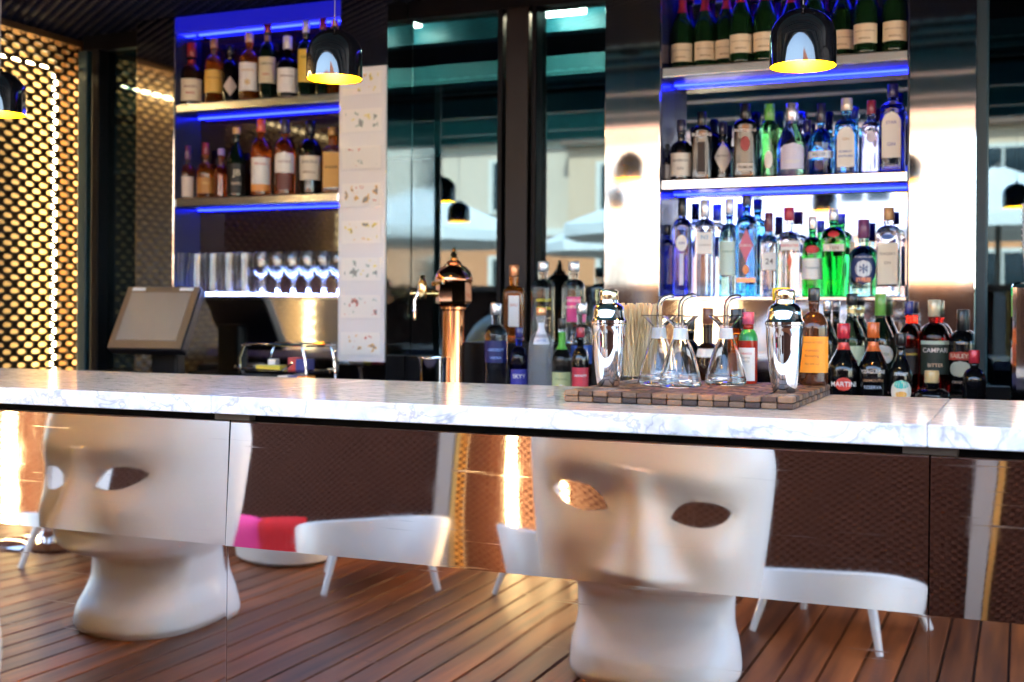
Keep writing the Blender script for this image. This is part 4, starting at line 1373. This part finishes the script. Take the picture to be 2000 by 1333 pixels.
MB().lathe([(.012, 0), (.014, .006), (.010, .02), (0, .024)], 14).xf(Matrix.Translation((-.125, -.064, .385)) @ Matrix.Rotation(R_(-90), 4, 'Y')).build('end_knob', BRASS, tap)
MB().tube([(-.07, -.04, .42), (-.03, -.07, .425)], .008, 10).build('lever', GOLDTINT, tap)
p = aty(846, 730, 3.78)
cup = thing('steel_cup', 'small stainless steel cup beside the beer tap', 'cup', (p.x, 3.78, ZK))
MB().lathe([(0, 0), (.045, 0), (.048, .004), (.050, .155), (.053, .157), (.053, .161), (.049, .161), (.0475, .155), (.046, .008), (0, .008)], 36).build('body', STEEL, cup)

# ------------------------------------------------------------------ coffee machine at the right edge, paper cups on it
p = aty(1974, 700, 3.70)
cm = thing('coffee_machine', 'stainless steel machine with knobs at the right edge', 'coffee machine', (p.x, 3.70, ZK))
zt = aty(1980, 552, 3.70).z - ZK
MB().box(.0, .42, -.02, .30, .03, zt, .015).build('body', STEEL, cm)
MB().box(-.012, .44, -.05, .31, 0, .03, .006).build('base', CHROME, cm)
for zz in (.10, .17, .28):
    MB().lathe([(.018, 0), (.018, .02), (.012, .024), (0, .024)], 20).xf(Matrix.Translation((.06, -.021, zz)) @ Matrix.Rotation(R_(90), 4, 'X')).build('knob', BLACK, cm)
MB().box(.10, .38, -.022, -.0205, .12, zt - .08).build('front_plate', MIRROR, cm)
cupm = MB().lathe([(0, .002), (.030, .0), (.042, .10), (.0445, .101), (.0445, .104), (.0415, .104), (.029, .006), (0, .006)], 32).mesh('paper_cup', PAPER)
for k in range(8):
    o = bpy.data.objects.new('paper_cup', cupm)
    COL.objects.link(o)
    o.location = (p.x + .07, 3.80, ZK + zt + .0005 + .018 * k)
    tag(o, 'white paper cup, %s from the bottom of the stack on the steel machine' % ['first', 'second', 'third', 'fourth', 'fifth', 'sixth', 'seventh', 'eighth'][k], 'cup', 'stacked paper cups')


# ------------------------------------------------------------------ head-shaped chairs on the terrace (seen in the bar front)
def interp(tab, z):
    # cubic through the table, tangents limited so that it never waves
    n = len(tab)
    for i in range(n - 1):
        (z0_, v0), (z1_, v1) = tab[i], tab[i + 1]
        if z0_ <= z <= z1_:
            h = z1_ - z0_
            d = (v1 - v0) / h
            dp = (v0 - tab[i - 1][1]) / (z0_ - tab[i - 1][0]) if i else d
            dn = (tab[i + 2][1] - v1) / (tab[i + 2][0] - z1_) if i + 2 < n else d
            m0 = 0 if dp * d <= 0 else 2 * dp * d / (dp + d)
            m1 = 0 if dn * d <= 0 else 2 * dn * d / (dn + d)
            k = (z - z0_) / h
            return (2 * k ** 3 - 3 * k * k + 1) * v0 + (k ** 3 - 2 * k * k + k) * h * m0 + (-2 * k ** 3 + 3 * k * k) * v1 + (k ** 3 - k * k) * h * m1
    return tab[-1][1] if z > tab[-1][0] else tab[0][1]


A_TAB = [(0, .285), (.03, .302), (.10, .298), (.20, .280), (.29, .283), (.35, .305), (.43, .350), (.57, .398), (.80, .42), (1.0, .425), (1.12, .41), (1.22, .36), (1.30, .27), (1.345, .15), (1.36, .02)]
B_TAB = [(0, .265), (.03, .285), (.08, .270), (.15, .190), (.215, .135), (.275, .120), (.31, .160), (.345, .315), (.39, .390), (.55, .405), (.70, .405), (.85, .405), (1.0, .42), (1.12, .40), (1.22, .34), (1.30, .25), (1.345, .14), (1.36, .02)]
C_TAB = [(0, .45), (.1, .42), (.25, .36), (.36, .33), (.5, .38), (.9, .44), (1.1, .42), (1.25, .34), (1.36, .02)]


def gs(d, s_):
    return math.exp(-(d / s_) ** 2)


def head_mesh():
    n, m = 208, 176
    v, f = [], []
    for j in range(m + 1):
        z = 1.36 * j / m
        a, bq, cq = interp(A_TAB, z), interp(B_TAB, z), interp(C_TAB, z)
        for i in range(n):
            th = 2 * math.pi * i / n
            sx, cyy = math.sin(th), math.cos(th)
            pw = .86
            x_ = a * math.copysign(abs(sx) ** pw, sx)
            y_ = (bq if cyy > 0 else cq) * math.copysign(abs(cyy) ** pw, cyy)
            if cyy > 0 and z > .32:
                w = min(1, cyy * 1.6)
                d = 0
                # nose: narrow bridge widening to the tip, cut sharply underneath
                if z < .97:
                    tn = min(1, max(0, (.96 - z) / .33))
                    amp = .016 + .112 * tn ** 1.25
                    if z < .62:
                        amp *= max(0, 1 - (.62 - z) / .06) ** 1.2
                    d += amp * math.exp(-abs(x_ / (.044 + .066 * tn ** 2)) ** 2.2)
                # brow, sockets, cheeks, lips, chin
                d += .020 * gs(z - .955, .06) * (gs(x_ - .17, .16) + gs(x_ + .17, .16))
                d -= .030 * gs(z - .855, .062) * (gs(abs(x_) - .165, .10))
                d += .020 * gs(z - .71, .08) * gs(abs(x_) - .25, .10)
                d += .034 * gs(z - .545, .026) * gs(x_, .11)
                d += .034 * gs(z - .495, .026) * gs(x_, .09)
                d -= .022 * gs(z - .52, .010) * gs(x_, .12)
                d -= .018 * gs(z - .44, .022) * gs(x_, .10)
                d += .035 * gs(z - .385, .035) * gs(x_, .10)
                y_ += d * w
            v.append((x_, y_, z))
    for j in range(m):
        z = 1.36 * (j + .5) / m
        for i in range(n):
            th = 2 * math.pi * (i + .5) / n
            back = abs((math.degrees(th) + 180) % 360 - 180)
            if z > .50 and back > 112 + 18 * (z > 1.28):
                continue
            k, k2 = j * n + i, j * n + (i + 1) % n
            f.append((k, k2, k2 + n, k + n)[::-1])
    return MB().add(v, f)


EYE_C, EYE_Z, EYE_W = .200, .838, .100


def eye_level(x_, z):
    """> 0 outside the almond opening, < 0 inside; e runs from the inner to the outer corner"""
    e = (abs(x_) - EYE_C) / EYE_W
    if abs(e) >= 1:
        return abs(e) - 1 + .001
    dz = z - EYE_Z - .016 * e
    up = .052 * (1 - abs(e) ** 2.6) ** .75 * (1 - .25 * e)
    lo = .036 * (1 - e * e) ** .9 * (1 + .25 * e)
    return dz / max(up, 1e-4) - 1 if dz > 0 else -dz / max(lo, 1e-4) - 1


def make_head(loc, rz, label, group):
    t = thing('head_chair', label, 'chair', loc, rz, group)
    b = head_mesh()
    ins = [p_[1] > .1 and .7 < p_[2] < 1.0 and eye_level(p_[0], p_[2]) < 0 for p_ in b.v]
    gone = [q for q in b.f if any(ins[k] for k in q)]
    keep = [q for q in b.f if not any(ins[k] for k in q)]
    rimv = {k for q in gone for k in q if not ins[k]}
    for k in rimv:
        x_, y_, z = b.v[k]
        sgn = 1 if x_ > 0 else -1
        cx_, cz_ = sgn * EYE_C, EYE_Z
        lo_, hi_ = 0.0, 1.0
        for _ in range(18):
            md = (lo_ + hi_) / 2
            if eye_level(cx_ + (x_ - cx_) * md, cz_ + (z - cz_) * md) < 0:
                lo_ = md
            else:
                hi_ = md
        b.v[k] = (cx_ + (x_ - cx_) * hi_, y_, cz_ + (z - cz_) * hi_)
    b.f = keep
    o = b.build('face_shell', pmat('chair_plastic', (.88, .855, .82), .42, coat=.1, var=.045, vscale=5, bump=.012, bscale=14), t, 0)
    sd_ = o.modifiers.new('s', 'SOLIDIFY')
    sd_.thickness = .022
    sd_.offset = -1
    dg = bpy.context.evaluated_depsgraph_get()
    dg.update()
    me = bpy.data.meshes.new_from_object(o.evaluated_get(dg))
    o.modifiers.clear()
    o.data = me
    me.polygons.foreach_set('use_smooth', [True] * len(me.polygons))
    me.set_sharp_from_angle(angle=R_(55))
    st = MB()
    n = 48
    ring = []
    for k in range(n):
        th = 2 * math.pi * k / n
        ring.append((.345 * math.sin(th), .34 * math.cos(th) if math.cos(th) > 0 else .36 * math.cos(th), .47))
    st.v = ring + [(p_[0], p_[1], .44) for p_ in ring]
    st.f = [tuple(range(n))[::-1], tuple(range(n, 2 * n))] + [(i, (i + 1) % n, n + (i + 1) % n, n + i)[::-1] for i in range(n)]
    st.build('seat', WHITEPLASTIC, t)
    return t


MV = 2 * 2.388


def real_of(px, py, vy):
    q = aty(px, py, vy)
    return q.x, MV - q.y


hx, hy = real_of(1280, 1000, 4.22)
h1 = make_head((hx, hy, .001), R_(-9), 'white plastic chair shaped as a giant face, mirrored right of centre in the bar front', 'white head-shaped chairs')
hx2, hy2 = real_of(286, 1000, 4.02)
copy_tree(h1, (hx2, hy2, .001), R_(3), 'white plastic chair shaped as a giant face, mirrored at the left of the bar front').scale = (.95, .95, .97)


# ------------------------------------------------------------------ white armchairs, side table, pouf and cushions on the deck
def make_armchair(loc, rz, label, group):
    t = thing('armchair', label, 'chair', loc, rz, group)
    n = 28
    b = MB()
    # tub shell wrapped round back and arms: outer and inner skin
    for k in range(n + 1):
        th = math.radians(-128 + 256 * k / n)
        top = .62 - .09 * (abs(th) / math.radians(128)) ** 2
        for (rr, zz) in ((.29, .32), (.335, top - .01), (.325, top), (.312, top - .008), (.262, .36)):
            b.v.append((rr * 1.06 * math.sin(th), -rr * math.cos(th), zz))
    for k in range(n):
        for q in range(4):
            b.f.append((k * 5 + q, k * 5 + q + 1, (k + 1) * 5 + q + 1, (k + 1) * 5 + q))
    b.f.append((0, 1, 2, 3, 4))
    b.f.append(tuple(n * 5 + q for q in (4, 3, 2, 1, 0)))
    b.build('tub_shell', WHITEPLASTIC, t, 60)
    MB().lathe([(0, .30), (.25, .305), (.285, .325), (.283, .36), (.26, .375), (0, .38)], 40).build('seat', WHITEPLASTIC, t)
    for sx in (-1, 1):
        for sy in (-1, 1):
            MB().tube([(sx * .18, sy * .17, .32), (sx * .27, sy * .255, .0)], .022, 10, .013).build('leg', WHITEPLASTIC, t)
    return t


GA = 'white tub armchairs on the deck'
ac = make_armchair((-2.86, -.36, .001), R_(150), 'white tub armchair on the deck between the two head chairs', GA)
copy_tree(ac, (-1.88, -.42, .001), R_(200), 'white tub armchair standing behind the right head chair')
copy_tree(ac, (-.70, -.36, .001), R_(195), 'white tub armchair on the deck right of both head chairs')
copy_tree(ac, (-4.42, -.10, .001), R_(170), 'white tub armchair on the deck at the far left of the reflections')
pf = thing('pouf', 'round white drum pouf carrying red and pink cushions', 'pouf', (-3.60, -.62, .001))
MB().lathe([(0, .0), (.24, .0), (.27, .02), (.285, .15), (.28, .25), (.26, .29), (0, .295)], 44).build('body', WHITEPLASTIC, pf)


def cushion(loc, rz, col, label):
    b = MB()
    n = 14
    for j in range(n + 1):
        for i in range(n + 1):
            u, v_ = 2 * i / n - 1, 2 * j / n - 1
            h = .055 * ((1 - u ** 4) * (1 - v_ ** 4)) ** .6
            b.v.append((u * .17 * (1 - .08 * v_ * v_), v_ * .17 * (1 - .08 * u * u), h + .055))
    m0 = len(b.v)
    b.v += [(q[0], q[1], .055 - (q[2] - .055)) for q in b.v[:m0]]
    for j in range(n):
        for i in range(n):
            k = j * (n + 1) + i
            b.f.append((k, k + 1, k + n + 2, k + n + 1))
            b.f.append((m0 + k, m0 + k + n + 1, m0 + k + n + 2, m0 + k + 1))
    o = b.build('cushion', pmat('cushion_%d' % int(col[2] * 100), col, .8, var=.1, vscale=20), None, 80)
    o.location = loc
    o.rotation_euler = (R_(70), 0, rz)
    return tag(o, label, 'cushion')


cushion((-3.80, -.62, .42), R_(20), (.85, .05, .26), 'bright pink cushion propped up on the white pouf')
cushion((-3.54, -.60, .42), R_(-10), (.62, .015, .02), 'red cushion propped up on the white pouf')
tb = thing('side_table', 'low round table with polished steel base at the left of the deck', 'table', (-5.0, -.35, .001))
MB().lathe([(0, .0), (.24, .0), (.25, .012), (.20, .035), (.05, .06), (.03, .08), (.028, .40), (0, .40)], 44).build('base', CHROME, tb)
MB().lathe([(0, .401), (.30, .401), (.31, .41), (.30, .42), (0, .42)], 48).build('table_top', WHITEPLASTIC, tb)

# ------------------------------------------------------------------ the square beyond: parasols and the facade opposite
CANVAS = pmat('white_canvas', (.80, .79, .76), .75, var=.05, vscale=3)


def make_parasol(loc, rz, label):
    t = thing('parasol', label, 'parasol', loc, rz, 'white parasols on the square')
    n = 8
    b = MB()
    for ring, (rr, zz) in enumerate(((1.75, 2.55), (1.15, 2.78), (.55, 3.02), (.06, 3.22))):
        for k in range(n * 4):
            th = 2 * math.pi * k / (n * 4)
            seg = (k % 4) / 4
            pull = 1 - .05 * math.sin(math.pi * seg)
            b.v.append((rr * pull * math.cos(th), rr * pull * math.sin(th), zz - .03 * math.sin(math.pi * seg)))
    m = n * 4
    for ring in range(3):
        for k in range(m):
            b.f.append((ring * m + k, ring * m + (k + 1) % m, (ring + 1) * m + (k + 1) % m, (ring + 1) * m + k))
    b.build('canopy', CANVAS, t, 15)
    vb = MB()
    for k in range(m):
        th, th2 = 2 * math.pi * k / m, 2 * math.pi * (k + 1) / m
        s0, s1 = (k % 4) / 4, ((k + 1) % 4) / 4
        f0, f1 = 1.75 * (1 - .05 * math.sin(math.pi * s0)), 1.75 * (1 - .05 * math.sin(math.pi * s1))
        o_ = len(vb.v)
        vb.v += [(f0 * math.cos(th), f0 * math.sin(th), 2.55 - .03 * math.sin(math.pi * s0)), (f1 * math.cos(th2), f1 * math.sin(th2), 2.55 - .03 * math.sin(math.pi * s1)), (f1 * math.cos(th2), f1 * math.sin(th2), 2.38), (f0 * math.cos(th), f0 * math.sin(th), 2.38)]
        vb.f.append((o_, o_ + 1, o_ + 2, o_ + 3))
    vb.build('valance', CANVAS, t, 0)
    MB().tube([(0, 0, .0), (0, 0, 3.28)], .035, 12).build('pole', pmat('parasol_pole', (.10, .09, .08), .4), t)
    MB().lathe([(0, 0), (.35, 0), (.35, .06), (.08, .10), (0, .10)], 24).build('base', pmat('parasol_base', (.2, .2, .2), .6), t)
    for k in range(n):
        th = 2 * math.pi * k / n
        MB().tube([(1.72 * math.cos(th), 1.72 * math.sin(th), 2.53), (.05 * math.cos(th), .05 * math.sin(th), 3.19)], .012, 6).build('rib', pmat('parasol_pole'), t)
    return t


pa = make_parasol((-4.2, -7.2, -.06), .2, 'white parasol on the square mirrored in the middle of the glazed door')
for (x_, y_, lab) in ((-8.4, -7.6, 'white parasol on the square, left of the others in the door reflections'), (-.3, -7.4, 'white parasol on the square mirrored next to the right steel column'), (3.6, -7.2, 'white parasol on the square at the far right'), (-6.2, -11.2, 'white parasol set further back on the square')):
    copy_tree(pa, (x_, y_, -.06), random.uniform(0, 1), lab)


def facade(x0, x1, y, label, low, high, top, nwin, z_mid, seed):
    rnd = random.Random(seed)
    t = thing('town_building', label, 'building', ((x0 + x1) / 2, y, -.06), 0, 'town houses across the square')
    w = (x1 - x0) / 2
    lowm = pmat('plaster_%d_low' % seed, low, .85, var=.12, vscale=1.5)
    higm = pmat('plaster_%d_high' % seed, high, .85, var=.08, vscale=1.5)
    MB().box(-w, w, -8, 0, 0, z_mid).build('lower_wall', lowm, t)
    MB().box(-w, w, -8, -.002, z_mid + .002, top).build('upper_wall', higm, t)
    MB().box(-w, w, -.05, .10, z_mid - .08, z_mid + .10).build('string_course', pmat('stone_trim', (.66, .62, .55), .8), t)
    MB().box(-w - .1, w + .1, -8.1, .28, top, top + .16).build('cornice', pmat('brown_eaves', (.16, .09, .06), .7), t)
    MB().box(-w, w, -7.5, .05, top + .16, top + .75).build('roof', pmat('roof_tile', (.34, .13, .07), .8, var=.3, vscale=3), t)
    wd = 2 * w / nwin
    for i in range(nwin):
        cxx = -w + wd * (i + .5)
        for (za, zb_) in ((.9, 2.6), (z_mid + .55, min(top - .45, z_mid + 2.0))):
            fr_ = MB().box(cxx - .62, cxx + .62, .003, .07, za - .08, zb_ + .08).build('window', pmat('stone_trim'), t)
            MB().box(cxx - .50, cxx + .50, .072, .082, za, zb_).build('pane', pmat('far_window_glass', (.02, .03, .035), .08), fr_)
            MB().box(cxx - .02, cxx + .02, .084, .10, za, zb_).build('glazing_bar', pmat('stone_trim'), fr_)
    return t


facade(-24, -9.5, -17, 'cream town house with terracotta ground floor, left across the square', (.56, .24, .11), (.60, .48, .37), 5.3, 5, 3.2, 3)
facade(-9.45, 3.5, -16.6, 'orange plastered town house across the square with brown eaves', (.62, .27, .12), (.62, .44, .30), 5.1, 5, 3.1, 5)
facade(3.55, 16, -17.2, 'pale town house with terracotta base, right across the square', (.58, .29, .16), (.62, .54, .45), 5.8, 4, 3.3, 8)
